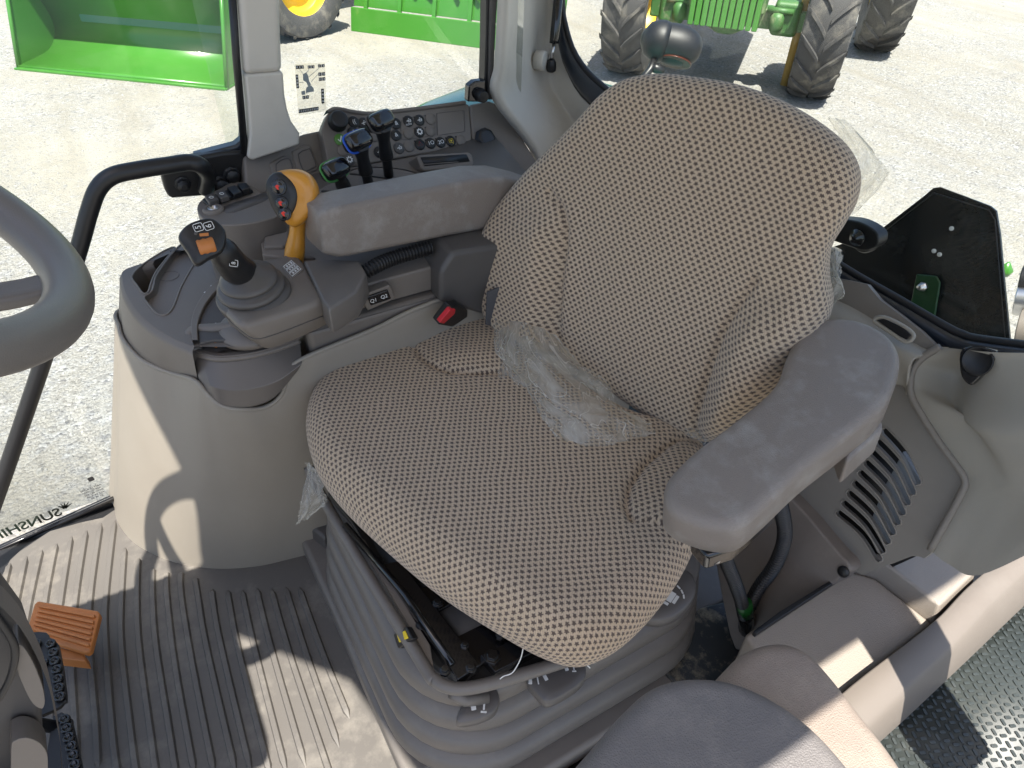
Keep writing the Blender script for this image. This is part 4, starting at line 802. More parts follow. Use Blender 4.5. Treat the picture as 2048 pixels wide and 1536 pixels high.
# left armrest, near the camera
AF = Frame(PZ(1420, 1000, .70), V((1, 0, 0)), PZ(1680, 690, .755)-PZ(1420, 1000, .70))
if AF.n.z < 0: AF = Frame(AF.o, -AF.u, AF.v)
def pad(name, fr, outl, m, parent, h, r_, flare=0, n=4):
    P = [fr.uv(p) for p in cat(pl(fr, outl), n, True)]; m_ = len(P); rings = []
    def off(d):
        o = []
        for i in range(m_):
            a, b_, c = V(P[i-1]), V(P[i]), V(P[(i+1) % m_]); t = (c-a).normalized(); nn = V((t.y, -t.x)); o.append(b_+nn*d)
        return o
    area = sum(P[i-1][0]*P[i][1]-P[i][0]*P[i-1][1] for i in range(m_)); sg = 1 if area > 0 else -1
    c = sum((V(p) for p in P), V((0, 0)))/m_
    for k in range(7): a = math.pi/2*k/6; rings.append([fr.at(q.x, q.y, -r_*(1-math.cos(a))) for q in off(sg*(-r_+r_*math.sin(a)))])
    rings.append([fr.at(q.x, q.y, -h*.6) for q in off(sg*flare)]); rings.append([fr.at(q.x, q.y, -h+.008) for q in off(sg*flare)]); rings.append([fr.at(q.x, q.y, -h) for q in off(sg*(flare-.007))])
    b = BM(); b.loft(rings); return b.mk(name, m, parent)
LO = [(1328, 985), (1338, 948), (1390, 895), (1470, 835), (1550, 765), (1575, 705), (1597, 660), (1640, 634), (1705, 632), (1765, 655), (1797, 688), (1803, 730), (1775, 800), (1700, 865), (1610, 935), (1530, 1010), (1478, 1050), (1420, 1050), (1360, 1030), (1335, 1010)]
pad('left_armrest', AF, LO, M_arm, seat, .064, .016)
b = BM(); d_ = AF.px(1700, 800); b.prism([AF.at(*AF.uv(AF.px(*p)), -.055) for p in [(1690, 810), (1775, 740), (1790, 800), (1712, 870)]], -AF.n*.055); b.mk('left_armrest_lug', M_arm, seat, bevel=.008)
b = BM(); b.prism([AF.at(*AF.uv(AF.px(*p)), -.060) for p in [(1385, 1020), (1440, 1010), (1540, 930), (1570, 960), (1480, 1040), (1420, 1060)]], -AF.n*.032); b.mk('left_armrest_bracket', M_blkg, seat, bevel=.006)
b = BM(); b.lathe(AF.at(*AF.uv(AF.px(1440, 1040)), -.085), CP-AF.px(1440, 1040), [(.008, 0), (.008, .006), (.0, .007)], 14); b.mk('bracket_screw', M_steel, seat)
# right armrest
A0 = PZ(640, 452, .775); A1 = PZ(1010, 385, .735); ax = (A1-A0).normalized(); sd = V((ax.y, -ax.x, 0)).normalized(); 
if sd.x > 0: sd = -sd
uz = sd.cross(ax).normalized(); uz = uz if uz.z > 0 else -uz
Lr = (A1-A0).length
def sec(t, s, dz=0, hw=.046, ht=.045, r_=.012, sh=1.0):
    o = A0+ax*t+uz*dz; pts = []
    for sx, sy, a0 in ((1, 1, 0), (-1, 1, 90), (-1, -1, 180), (1, -1, 270)):
        for k in range(6):
            a = math.radians(a0+90*k/5); x = sx*(hw*s-r_*s)+r_*s*math.cos(a); y = sy*(ht*s-r_*s)+r_*s*math.sin(a)
            if sy > 0: x *= .80
            pts.append(o+sd*x*sh+uz*y)
    return pts
b = BM(); b.loft([sec(-.012, .74), sec(-.009, .80), sec(.012, .97), sec(.03, 1.0), sec(.12, 1.04, .002), sec(.22, 1.06, .004, ht=.046), sec(.30, 1.06, .004, ht=.048), sec(.36, 1.05, -.004, ht=.050), sec(.42, 1.0, -.02, ht=.05), sec(.47, .9, -.03)])
b.mk('right_armrest', M_arm, seat)
# ================================================================ joystick pod carried by the right armrest
joy = T('joystick_control', 'black multifunction joystick with orange thumbwheel on a grey pod under the right armrest', 'joystick', tuple(PZ(530, 620, .62)))
def zz3(x, y): return (200+x/2.926, 400+y/2.926)
tt = [zz3(*p) for p in [(690, 560), (720, 470), (800, 400), (930, 350), (1060, 330), (1120, 305), (1190, 360), (1240, 460), (1290, 540), (1300, 590), (1150, 640), (960, 700), (830, 730), (760, 680), (710, 620)]]
bt2 = [zz3(*p) for p in [(760, 690), (790, 640), (860, 600), (960, 560), (1080, 540), (1160, 540), (1230, 560), (1290, 610), (1340, 640), (1355, 690), (1240, 760), (1070, 840), (1000, 845), (900, 790), (820, 740)]]
TT = cat([PZ(*p, .705) for p in tt], 3, True); BB = cat([PZ(*p, .645) for p in bt2], 3, True)
BB = [V((t.x*.25+c.x*.75, t.y*.25+c.y*.75, c.z)) for t, c in zip(TT, BB)]
b = BM(); c_ = sum(TT, V())/len(TT)
b.loft([BB, [a.lerp(c, .06)+(a-c_)*.03 for a, c in zip(BB, TT)], [a.lerp(c, .5)+(c-c_)*.03 for a, c in zip(BB, TT)], [p+V((0, 0, -.008)) for p in TT], [p+(c_-p)*.02+V((0, 0, -.002)) for p in TT], [p+(c_-p)*.09+V((0, 0, .001)) for p in TT]]); pb = b.mk('pod_housing', M_grey, joy)
b = BM(); mid_ = [a.lerp(c, .45)+(c-c_)*.036 for a, c in zip(BB, TT)]; b.tube(mid_+[mid_[0]], .0009, 5, caps=False); b.mk('housing_seam', M_dgrey, pb)
armt = [zz3(*p) for p in [(1190, 350), (1330, 340), (1520, 350), (1560, 430), (1500, 540), (1340, 640), (1300, 590), (1250, 480)]]
P1 = [PZ(*p, .712) for p in armt]; b = BM(); cc_ = sum(P1, V())/len(P1)
b.loft([[p+(cc_-p)*.12+V((0, 0, -.055)) for p in P1], [p+V((0, 0, -.045)) for p in P1], [p+V((0, 0, -.006)) for p in P1], [p+(cc_-p)*.04 for p in P1]]); b.mk('support_arm', M_bell, joy, bevel=.004)
# keypad
kf = Frame(PZ(*zz3(1130, 400), .7085), (1, -.35, .05), (0.35, 1, 0)); kf = Frame(kf.o, kf.u, kf.v)
if kf.n.z < 0: kf = Frame(kf.o, kf.u, -kf.v)
kp = pl(kf, [zz3(*p) for p in [(1058, 385), (1118, 342), (1192, 405), (1122, 462)]])
plate('keypad', kp, kf.n, .004, M_grey, joy, bevel=.001)
b = BM(); kk = kp
for (s0, t0, s1, t1) in ((.12, .14, .88, .36), (.12, .42, .88, .62), (.12, .68, .88, .90)):
    q = lambda s, t: kk[0].lerp(kk[1], s).lerp(kk[3].lerp(kk[2], s), t)+kf.n*.0006
    R4 = [q(s0, t0), q(s1, t0), q(s1, t1), q(s0, t1)]; b.tube(R4+[R4[0]], .0007, 5, caps=False)
    for k in range(3): a_ = s0+.15+k*.2; b.prism([q(a_, t0+.06), q(a_+.1, t0+.06), q(a_+.12, t1-.06), q(a_+.02, t1-.05)], kf.n*.0004)
b.mk('keypad_symbols', M_white, joy, smooth=False)
# rubber boot
bc = PZ(508, 588, .705); jt = (PX(432, 505, bc.x-.03)-PZ(512, 600, .705)).normalized()
axb = V((-.12, .10, 1)).normalized(); b = BM()
b.lathe(bc, axb, [(.0585, -.010), (.060, .002), (.058, .007), (.047, .0085), (.047, .011), (.0535, .013), (.0535, .019), (.049, .0225), (.040, .024), (.040, .027), (.0455, .029), (.0455, .034), (.040, .038), (.032, .044), (.025, .048), (.02, .056)], 40); b.mk('rubber_boot', M_boot, joy)
g0_ = bc+axb*.045; g3 = PX(430, 492, g0_.x-.028); gp_ = cat([g0_, g0_.lerp(PX(470, 535, g0_.x-.01), 1.0), PX(447, 505, g0_.x-.03), g3], 5)
b = BM(); b.tube(gp_, [.022, .022, .0235, .0245, .025, .025, .0245, .024, .023, .022, .022, .021, .020, .018, .016, .012][:len(gp_)], 20); grip = b.mk('grip', M_blk, joy)
gh = face(PX(412, 482, g0_.x-.05), .10, .30)
if gh.n.dot(CP-gh.o) < 0: gh = Frame(gh.o, -gh.u, gh.v)
HO2 = [zz3(*p) for p in [(470, 215), (500, 165), (560, 130), (640, 115), (690, 140), (725, 190), (725, 250), (700, 300), (640, 330), (590, 362), (555, 360), (520, 300), (490, 260)]]
P_ = [gh.uv(p) for p in cat(pl(gh, HO2), 3, True)]; hc = sum((V(p) for p in P_), V((0, 0)))/len(P_); b = BM()
b.loft([[gh.at(hc.x+(a-hc.x)*s*1.09, hc.y+(c-hc.y)*s*1.09, z) for a, c in P_] for s, z in ((.3, -.040), (.75, -.037), (.93, -.028), (1, -.014), (1.0, -.004), (.965, .0), (.90, .0015), (.4, .002))]); hd = b.mk('grip_head', M_blkg if False else M_blk, joy)
gt = gh.up(.0022)
b = BM(); wc = gt.px(*zz3(622, 268)); b.lathe(wc-gt.u*.0115-gt.n*.003, gt.u, [(.010, 0), (.0115, .002), (.0105, .006), (.0115, .010), (.0105, .014), (.0115, .021), (.010, .023)], 24); b.mk('thumbwheel', M_orange, joy)
plate('function_tag', pl(gt, [zz3(*p) for p in [(580, 196), (635, 190), (637, 210), (584, 214)]]), gt.n, .002, M_orange, joy, bevel=.0005)
for (x, y, s_, r_) in ((575, 160, '5', 1.45), (636, 152, '6', 1.45)):
    p = gt.uv(gt.px(*zz3(x, y))); text('number_key', s_, gt, p[0], p[1], .011, M_white, hd, rot=r_); R4 = rrect(gt, p[0], p[1], .0125, .0110, .0025, .1); b = BM(); b.tube([q+gt.n*.0004 for q in R4+[R4[0]]], .0005, 5, caps=False); b.mk('key_outline', M_white, hd)
b = BM(); b.lathe(gt.px(*zz3(560, 196)), gt.n, [(.0025, 0), (.0025, .0006), (0, .0006)], 12); b.mk('key_lamp', M_dgrey, hd)
kf2 = Frame(gh.o, gh.u, gh.v)
sfz = face(PX(460, 523, g0_.x-.030)+(CP-PX(460, 523, g0_.x-.030)).normalized()*.020, .1, .3)
if sfz.n.dot(CP-sfz.o) < 0: sfz = Frame(sfz.o, -sfz.u, sfz.v)
for (x, y, s_) in ((737, 347, '7'), (782, 370, '8')):
    c = sfz.uv(sfz.px(*zz3(x, y))); R4 = rrect(sfz, c[0], c[1], .0115, .0095, .002, -.35)
    plate('side_key', rrect(sfz, c[0], c[1], .0145, .0125, .002, -.35), sfz.n, .006, M_blkg, grip, bevel=.001)
    b = BM(); b.tube([q+sfz.n*.0005 for q in R4+[R4[0]]], .0005, 5, caps=False); b.mk('key_outline', M_white, grip); text('number_key', s_, sfz, c[0], c[1], .008, M_white, grip, rot=1.2, c=.001)
# corrugated conduit under the right armrest
def conduit(name, pts, r_, label, cat_='hose', tape=None):
    P = cat(pts, 60); L = [0]
    for a, c in zip(P[:-1], P[1:]): L.append(L[-1]+(c-a).length)
    n_ = int(L[-1]/.0009); Q = []; R2 = []
    j = 0
    for i in range(n_+1):
        s = L[-1]*i/n_
        while j < len(L)-2 and L[j+1] < s: j += 1
        t = (s-L[j])/max(1e-9, L[j+1]-L[j]); Q.append(P[j].lerp(P[j+1], t)); R2.append(r_*(1+.2*math.sin(s/.0064*2*math.pi)))
    b = BM(); b.tube(Q, R2, 14); o = b.mk(name, M_blk, None); return tag(o, label, cat_)
conduit('corrugated_conduit', [PZ(712, 556, .69), PZ(745, 535, .70), PZ(790, 515, .70), PZ(860, 495, .70)], .0115, 'short black corrugated conduit coming out below the right armrest')
# ================================================================ left rear of the cab
PN = V((0, .94, .34)).normalized(); lf = Frame((.5, -1.05, .72), (-1, 0, 0), V((0, -.34, .94)))
if lf.n.y < 0: lf = Frame(lf.o, -lf.u, lf.v)
M_vp = mat('vent_panel_plastic', (.225, .205, .178), .5, bump=.3, bs=1500, var=.05, dirt=(.30, .27, .23), dirts=6, dirta=.3)
M_side = mat('fender_trim_plastic', (.33, .312, .268), .5, bump=.35, bs=1400, var=.05, dirt=(.30, .27, .23), dirts=5, dirta=.3)
vp = T('vent_panel', 'grey brown rear wall panel with a row of curved vent slots', 'vent panel', (.4, -1.0, .3))
z5 = lambda x, y: (1300+x/2.738, 800+y/2.738)
vo = [(1420, 560), (1694, 560), (1760, 600), (1872, 692), (1836, 720), (1817, 760), (1822, 800), (1872, 880), (1913, 936), (1926, 962), (1916, 990), (1860, 1108), (1825, 1112), (1760, 1135), (1700, 1138), (1584, 995), (1500, 940)]
# slots
slots = []
tops = [(1270, 158, 1470, 465, 1400, 285), (1238, 218, 1442, 522, 1370, 340), (1205, 275, 1415, 578, 1340, 398), (1173, 332, 1388, 632, 1310, 450), (1142, 388, 1361, 686, 1280, 505), (1110, 445, 1334, 740, 1250, 560), (1079, 500, 1308, 790, 1220, 615), (1050, 553, 1280, 840, 1192, 672), (1020, 608, 1262, 885, 1160, 725)]
holes = []
for (x0, y0, x1, y1, xm, ym) in tops:
    c = cat([lf.px(*z5(*p)) for p in ((x0, y0), (x0+(x1-x0)*.5+20, y0+(y1-y0)*.5-18), (x1, y1))], 7)
    Lh, Rh = [], []
    for i, p in enumerate(c):
        t = (c[min(i+1, len(c)-1)]-c[max(i-1, 0)]).normalized(); s = t.cross(lf.n)*.0074*(.6 if i in (0, len(c)-1) else 1); Lh.append(p+s); Rh.append(p-s)
    holes.append(Lh+Rh[::-1])
def holed_n(name, outer, holes, n_, dep, m, parent, lip):
    b = bmesh.new(); ed = []; loops = []
    for P in [outer]+holes:
        v = [b.verts.new(p) for p in P]; ed += [b.edges.new((v[i], v[(i+1) % len(v)])) for i in range(len(v))]; loops.append(v)
    bmesh.ops.triangle_fill(b, use_beauty=True, edges=ed)
    for v in loops:
        w_ = [b.verts.new(x.co-n_*dep) for x in v]
        for i in range(len(v)): k = (i+1) % len(v); b.faces.new((v[i], v[k], w_[k], w_[i]))
    bmesh.ops.recalc_face_normals(b, faces=b.faces)
    me = bpy.data.meshes.new(name); b.to_mesh(me); b.free()
    for p in me.polygons: p.use_smooth = True
    o = link(name, me, m, parent); bv = o.modifiers.new('b', 'BEVEL'); bv.width = lip; bv.segments = 3; bv.limit_method = 'ANGLE'; bv.angle_limit = math.radians(40); bv.harden_normals = True; return o
holed_n('vented_face', cat(pl(lf, vo), 3, True), holes, lf.n, .012, M_vp, vp, .003)
b = BM()
for H in holes: b.tube(H+[H[0]], .0016, 6, caps=False)
b.mk('slot_lips', M_vp, vp)
plate('vent_shade_sheet', pl(lf.up(-.05), [(1600, 760), (1800, 800), (1900, 960), (1860, 1100), (1750, 1150), (1600, 1000)]), lf.n, .004, M_blk, vp, bevel=0)  # black sheet put in for the shade behind the slots
plate('vent_duct', pl(lf.up(-.028), [z5(*p) for p in [(1385, 280), (1500, 470), (1340, 800), (1290, 820), (1215, 640), (1280, 480)]]), lf.n, .012, mat('duct_blue_grey', (.26, .28, .30), .45), vp, bevel=.002)
# lower wheel arch liner
lw = T('arch_liner', 'dull brown lower liner beside the corrugated hose', 'liner', (.5, -.8, .1))
lf2 = lf.up(.035)
lo2 = [(1400, 900), (1500, 930), (1590, 1005), (1672, 1100), (1698, 1128), (1690, 1150), (1600, 1212), (1515, 1268), (1470, 1300), (1440, 1180), (1425, 1110), (1380, 1040)]
plate('liner_face', cat(pl(lf2, lo2), 3, True), lf2.n, .05, mat('arch_brown', (.19, .16, .138), .5, bump=.3, bs=1500, var=.08, dirt=(.33, .29, .25), dirts=8, dirta=.3), lw, bevel=.008)
b = BM(); b.lathe(lf2.px(1688, 1143), lf2.n, [(.010, 0), (.010, .004), (.006, .006), (0, .006)], 14); b.mk('liner_plug', M_blk, lw)
# sill shelf, lid recess beside armrest
sh = T('rear_shelf', 'pale curved shelf under the rear window beside the left armrest', 'shelf', (.5, -1.02, .7))
A1_ = [(1560, 520), (1690, 566), (1790, 630), (1885, 688), (1930, 706)]; A2_ = [(1560, 620), (1660, 640), (1755, 680), (1805, 700), (1830, 716)]; A3_ = [(1560, 760), (1650, 760), (1740, 770), (1800, 770), (1812, 790)]
b = BM(); b.grid(patch([[yf.px(*p)+V((0, 0, -.004)) for p in A1_], [lf.up(.03).px(*p) for p in A2_], [lf.up(.012).px(*p) for p in A3_]], 6, 8)); b.mk('shelf_moulding', M_side, sh, solid=.006)
hf5 = lf.up(.034)
plate('belt_outlet', pl(hf5, [(1752, 640), (1768, 637), (1806, 655), (1822, 670), (1812, 680), (1790, 668)]), hf5.n, .004, M_blk, sh, bevel=.002)
b = BM(); P = cat(pl(hf5.up(.002), [(1748, 642), (1768, 634), (1812, 655), (1828, 672), (1812, 684), (1780, 664)]), 4, True); b.tube(P+[P[0]], .003, 8, caps=False); b.mk('outlet_rim', M_side, sh)
# big moulded trim at the right edge
tr = T('fender_trim', 'pale beige moulded trim with deep recess in the rear corner at the right edge', 'trim', (.2, -1.0, .3))
tf = lf.up(.012)
plate('corner_filler', [PZ(*p, .27) for p in [(1740, 1190), (1850, 1050), (2200, 1000), (2200, 1080), (1930, 1260)]], (0, 0, 1), .2, M_body, tr, bevel=.004)
seam_ = [(1882, 694), (1850, 712), (1829, 735), (1822, 765), (1828, 800), (1876, 878), (1918, 935), (1932, 962), (1922, 992), (1862, 1100)]
cols2 = [(1935, 700), (1925, 722), (1915, 750), (1900, 800), (1925, 830), (1950, 870), (1975, 915), (1990, 960), (1975, 1010), (1900, 1130)]
cols3 = [(2000, 705), (1975, 735), (1960, 790), (1950, 850), (1975, 880), (2000, 915), (2020, 950), (2030, 990), (2030, 1040), (1960, 1150)]
cols4 = [(2110, 706), (2110, 712), (2110, 800), (2110, 860), (2110, 900), (2110, 940), (2110, 970), (2110, 1010), (2110, 1040), (2110, 1080)]
d0 = [.0, .0, 0, 0, 0, 0, 0, 0, 0, 0]; d1 = [.03, -.01, -.04, -.02, .012, .014, .014, .014, .010, .004]; d2 = [.035, .02, .01, .03, .03, .026, .022, .018, .016, .012]; d3 = [.035, .04, .045, .045, .04, .036, .026, .024, .03, .024]
net = [[tf.up(d).px(*p) for p, d in zip(c, dd)] for c, dd in ((seam_, d0), (cols2, d1), (cols3, d2), (cols4, d3))]
net.insert(0, [p-tf.n*.03 for p in net[0]])
b = BM(); b.grid(patch(net, 6, 6)); b.mk('moulding', M_side, tr)
b = BM(); b.tube([p+tf.n*.002 for p in cat(net[1], 6)], .006, 8); b.mk('seam_bead', M_vp, tr)
b = BM(); rf_ = tf.up(.03); P = cat(pl(rf_, [(1925, 696), (1990, 700), (1985, 725), (1950, 765), (1935, 768), (1920, 745)]), 4, True); b.prism(P, -rf_.n*.012); b.mk('recess_insert', M_blkg, tr, bevel=.003)
b = BM(); b.lathe(rf_.up(.001).px(1955, 722), rf_.n, [(.020, 0), (.022, .002), (.0185, .001), (.017, -.004), (0, -.004)], 28); b.mk('recess_socket', M_blk, tr)
# storage box / folded jump seat cushion and rail
jb = T('jump_seat_box', 'beige vinyl topped box between the seat and the left rail', 'storage box', (.3, -.85, .0))
M_jb = mat('beige_vinyl', (.30, .262, .222), .5, bump=.9, bs=650, var=.05, dirt=(.25, .22, .19), dirts=8, dirta=.25)
J1 = [PZ(*p, .30) for p in [(1490, 1268), (1600, 1195), (1698, 1140), (1752, 1156), (1866, 1245), (1780, 1312), (1703, 1371), (1640, 1430), (1560, 1400)]]
J2 = [PZ(*p, .302) for p in [(1700, 1138), (1812, 1090), (1848, 1106), (1948, 1166), (1868, 1243), (1755, 1154)]]
plate('front_lid', J1, (0, 0, 1), .28, M_jb, jb, bevel=.008); 
c_ = sum(J2, V())/6; b = BM(); b.loft([[V((p.x, p.y, .02)) for p in J2], J2, [p+(c_-p)*.10+V((0, 0, .034)) for p in J2]]); b.mk('rear_lid', M_jb, jb, bevel=.006)
b = BM(); b.prism([PZ(*p, .31) for p in [(1506, 1262), (1560, 1222), (1690, 1142), (1696, 1147), (1560, 1236), (1512, 1268)]], V((0, 0, -.03))); b.mk('hinge_strip', M_blk, jb, bevel=.002)
rl = T('sill_rail', 'long rounded grey rail running back to the rear corner above the rubber step', 'rail', (.2, -.9, .3))
ra = [PZ(*p, .335) for p in [(1560, 1500), (1703, 1371), (1868, 1243), (1948, 1163), (2110, 1028)]]
rb = [PZ(*p, .325) for p in [(1640, 1540), (1760, 1430), (1915, 1285), (2000, 1195), (2160, 1050)]]
rc_ = [PZ(*p, .27) for p in [(1660, 1570), (1780, 1466), (1925, 1330), (2048, 1212), (2180, 1090)]]
ri = [p+V((.004, 0, -.08)) for p in ra]
def mids(a, b_, t, up_): return [p.lerp(q, t)+up_ for p, q in zip(a, b_)]
rows = [ri, [p+V((.001, 0, -.012)) for p in ra], ra, mids(ra, rb, .05, V((0, 0, .003))), mids(ra, rb, .9, V((0, 0, .004))), rb, mids(rb, rc_, .08, V((-.003, 0, -.002))), mids(rb, rc_, .95, V((-.001, 0, 0))), rc_]
b = BM(); b.grid([cat(r, 6) for r in rows]); b.mk('rail_shell', M_grey, rl)
# rubber step mat with raised block tread
MZ = .262
sm = T('step_mat', 'dark green black rubber mat with raised block tread at the door sill', 'rubber mat', (.1, -.9, MZ))
so = [PZ(*p, MZ) for p in [(1580, 1640), (1745, 1472), (1895, 1335), (2030, 1205), (2300, 1020), (2400, 1700)]]
M_sm = mat('step_rubber', (.035, .042, .040), .42, bump=.3, bs=900, var=.2, dirt=(.16, .16, .145), dirts=14, dirta=.35)
b = BM(); b.prism(so, V((0, 0, -.03))); b.mk('mat_base', M_sm, sm)
b = BM(); o_ = so[1]; dv = (so[3]-so[1]).normalized(); du = V((dv.y, -dv.x, 0)); 
if du.x > 0: du = -du
g = .0135
for i in range(-4, 46):
    for j in range(0, 26):
        c = o_+dv*(i*g+ (j % 2)*g*.5)+du*(.012+j*g*.82); hor = (i+j//1) % 2
        px_ = 1024+FPX*(c-CP).dot(RT)/(c-CP).dot(FW)
        if px_ > 2100: continue
        fr_ = Frame(c+V((0, 0, .0022)), dv if hor else du, (du if hor else -dv)); 
        b.prism(rrect(fr_, 0, 0, .0105, .0052, .0015, .5, 1), V((0, 0, -.0024)))
b.mk('tread_blocks', M_sm, sm, bevel=.0007, seg=1)
# pedestal plinth and black floor hardware
pb_ = T('pedestal_base', 'dark grey stepped plinth under the seat suspension', 'plinth', (.72, -.5, 0))
b = BM(); b.box((.80, -.52, .03), .62, .80, .06); b.mk('plinth', M_bell, pb_, bevel=.012)
b = BM(); b.prism([PZ(*p, .10) for p in [(597, 1030), (612, 1048), (650, 1078), (690, 1000), (640, 960)]], V((0, 0, -.10))); b.mk('corner_step', M_dgrey, pb_, bevel=.01)
b = BM(); b.box((.44, -.52, .028), .10, .86, .05); b.mk('side_step', M_grey, pb_, bevel=.012)
b = BM(); b.box((.352, -.33, .02), .05, .62, .04); b.mk('sill_strip', M_body, pb_, bevel=.01)
fl = T('floor_plate', 'scuffed black steel plate on the floor behind the hose', 'plate', (.42, -.72, .06))
plate('plate_top', [PZ(*p, .065) for p in [(1320, 1330), (1400, 1215), (1500, 1190), (1545, 1250), (1500, 1400), (1400, 1420)]], (0, 0, 1), .05, mat('scuffed_black', (.03, .03, .03), .35, var=.3, dirt=(.40, .33, .22), dirts=22, dirta=.9), fl, bevel=.004)
# hose loop below the left armrest
conduit('corrugated_hose', [PX(*p, x) for p, x in [((1545, 965), .40), ((1563, 1020), .40), ((1569, 1075), .40), ((1550, 1130), .40), ((1515, 1180), .405), ((1492, 1230), .405), ((1490, 1262), .405)]], .0105, 'long black corrugated hose curving down beside the brown liner')
conduit('corrugated_hose', [PX(*p, x) for p, x in [((1440, 1070), .415), ((1452, 1120), .415), ((1468, 1160), .41), ((1482, 1200), .405), ((1488, 1232), .40)]], .0105, 'short black corrugated hose running from the armrest bracket to the green tape')
hf6 = PX(1489, 1222, .405)
b = BM(); b.tube([PX(1488, 1208, .402), PX(1490, 1226, .402)], .0150, 14); tag(b.mk('green_tape', mat('tape_green', (.01, .09, .015), .35), None), 'green tape wrapped round the two hoses', 'tape')
b = BM(); b.tube(cat([PX(1491, 1228, .402), PX(1493, 1250, .402), PX(1492, 1270, .40)], 4), [.014, .0148, .015, .015, .0145, .0145, .013, .011, .006][:9], 14); tag(b.mk('hose_end', M_blkg, None), 'shiny black heat shrunk end of the hose below the green tape', 'hose end')
# folded passenger seat, nearest the camera
ps = T('passenger_seat', 'folded grey vinyl passenger seat in the right foreground', 'folding seat', (.15, -.4, .4))
M_pv = mat('passenger_vinyl', (.155, .143, .138), .5, bump=1.0, bs=520, var=.08, vs=12, dirt=(.30, .27, .24), dirts=16, dirta=.4)
M_pv2 = mat('passenger_vinyl_pale', (.25, .205, .172), .5, bump=1.0, bs=520, var=.08, vs=12, dirt=(.38, .33, .27), dirts=16, dirta=.4)
def cushion2(name, z, outl, m, h, r_):
    fr_ = Frame((0, 0, z), (1, 0, 0), (0, 1, 0)); return pad(name, fr_, outl, m, ps, h, r_)
cushion2('front_pad', .60, [(1060, 1650), (1120, 1560), (1180, 1490), (1248, 1412), (1310, 1362), (1380, 1345), (1465, 1352), (1550, 1388), (1630, 1445), (1700, 1520), (1760, 1600), (1780, 1680), (1400, 1760), (1100, 1730)], M_pv, .06, .022)
cushion2('rear_pad', .545, [(1400, 1400), (1455, 1325), (1500, 1288), (1560, 1274), (1615, 1290), (1665, 1338), (1730, 1420), (1800, 1510), (1850, 1600), (1860, 1700), (1600, 1700), (1420, 1500)], M_pv2, .06, .024)
# ================================================================ front left: steering wheel, column, pedals
wh = T('steering_wheel', 'thick grey steering wheel rim at the left edge', 'steering wheel', (.649, .215, 1.126))
wn_ = V((.03, -.609, .79)).normalized(); wfr = Frame((.649, .215, 1.126), V((1, .05, 0)), V((0, .79, .61)))
M_wh = mat('wheel_rim', (.15, .137, .126), .36, bump=.5, bs=900, var=.06)
ring = [wfr.at(.195*math.cos(a), .195*math.sin(a)) for a in [2*math.pi*i/96 for i in range(97)]]
b = BM(); b.tube(ring, .0195, 24, caps=False); b.mk('rim', M_wh, wh)
for a in (math.radians(-90), math.radians(20), math.radians(160)):
    b = BM(); d_ = wfr.u*math.cos(a)+wfr.v*math.sin(a); s_ = wfr.u*-math.sin(a)+wfr.v*math.cos(a)
    b.loft([[wfr.o+d_*r_+s_*(w_*x)+wfr.n*(dz+.008*y) for x, y in ((-1, -1), (1, -1), (1, 1), (-1, 1))] for r_, w_, dz in ((.03, .028, -.065), (.09, .020, -.062), (.15, .016, -.036), (.19, .018, -.004))]); b.mk('spoke', M_wh, wh, bevel=.005, sub=1)
b = BM(); b.lathe(wfr.at(0, 0, -.05), wfr.n, [(.045, 0), (.055, .01), (.052, .03), (.03, .036), (0, .037)], 32); b.mk('hub', M_blk, wh)
colm = T('steering_column', 'grey moulded steering column cover with cut outs at the lower left corner', 'column cover', (.65, .3, .5))
cxp = .60
def CX(x, y, o=0): return PX(x, y, cxp+o)
oc = [(-80, 1190), (0, 1212), (38, 1252), (72, 1310), (96, 1370), (110, 1430), (122, 1500), (128, 1600), (-80, 1600)]
h1 = [(28, 1300), (44, 1292), (66, 1325), (84, 1370), (90, 1402), (84, 1418), (66, 1408), (50, 1380), (34, 1340)]
h2 = [(22, 1500), (30, 1482), (52, 1476), (76, 1484), (92, 1502), (96, 1530), (90, 1600), (30, 1600)]
cxn = V((-1, 0, 0)); b = None
def holed_x(name, o, hs, dep, m, par, lip): return holed_n(name, [CX(*p) for p in o], [cat([CX(*p) for p in h], 3, True) for h in hs], cxn, dep, m, par, lip)
cc2 = holed_x('column_cover', [(-80, 1190)]+[(p.x, p.y) for p in cat([V((x, y, 0)) for x, y in oc[1:8]], 3)]+[(-80, 1610)], [h1, h2], .03, M_grey, colm, .008)
plate('inner_core', [CX(*p, .035) for p in [(-80, 1225), (0, 1235), (50, 1300), (84, 1400), (90, 1600), (-80, 1600)]], cxn, .08, M_dgrey, colm, bevel=.01)
b = BM(); b.tube(cat([CX(-10, 1228, -.005), CX(28, 1290, -.005), CX(22, 1350, -.005), CX(-10, 1410, -.005)], 6), .004, 8); b.mk('cover_seam', M_blk, colm)
b = BM(); b.box((.62, .66, .36), .20, .4, .72); b.mk('dash_tower', M_grey, colm, bevel=.04)  # unseen dash, added for its floor shadow, kept low for sun on the console
b = BM(); b.loft([[V((x, .19+.12*k, z+.03*k)) for x, z in ((.30, .92), (.74, .92), (.79, .95), (.76, 1.0), (.60, 1.02), (.32, .99))] for k in (0, 1, 3)]); b.mk('shade_hood', M_dgrey, colm, bevel=.02)  # unseen slab, added and placed to shade the middle of the floor
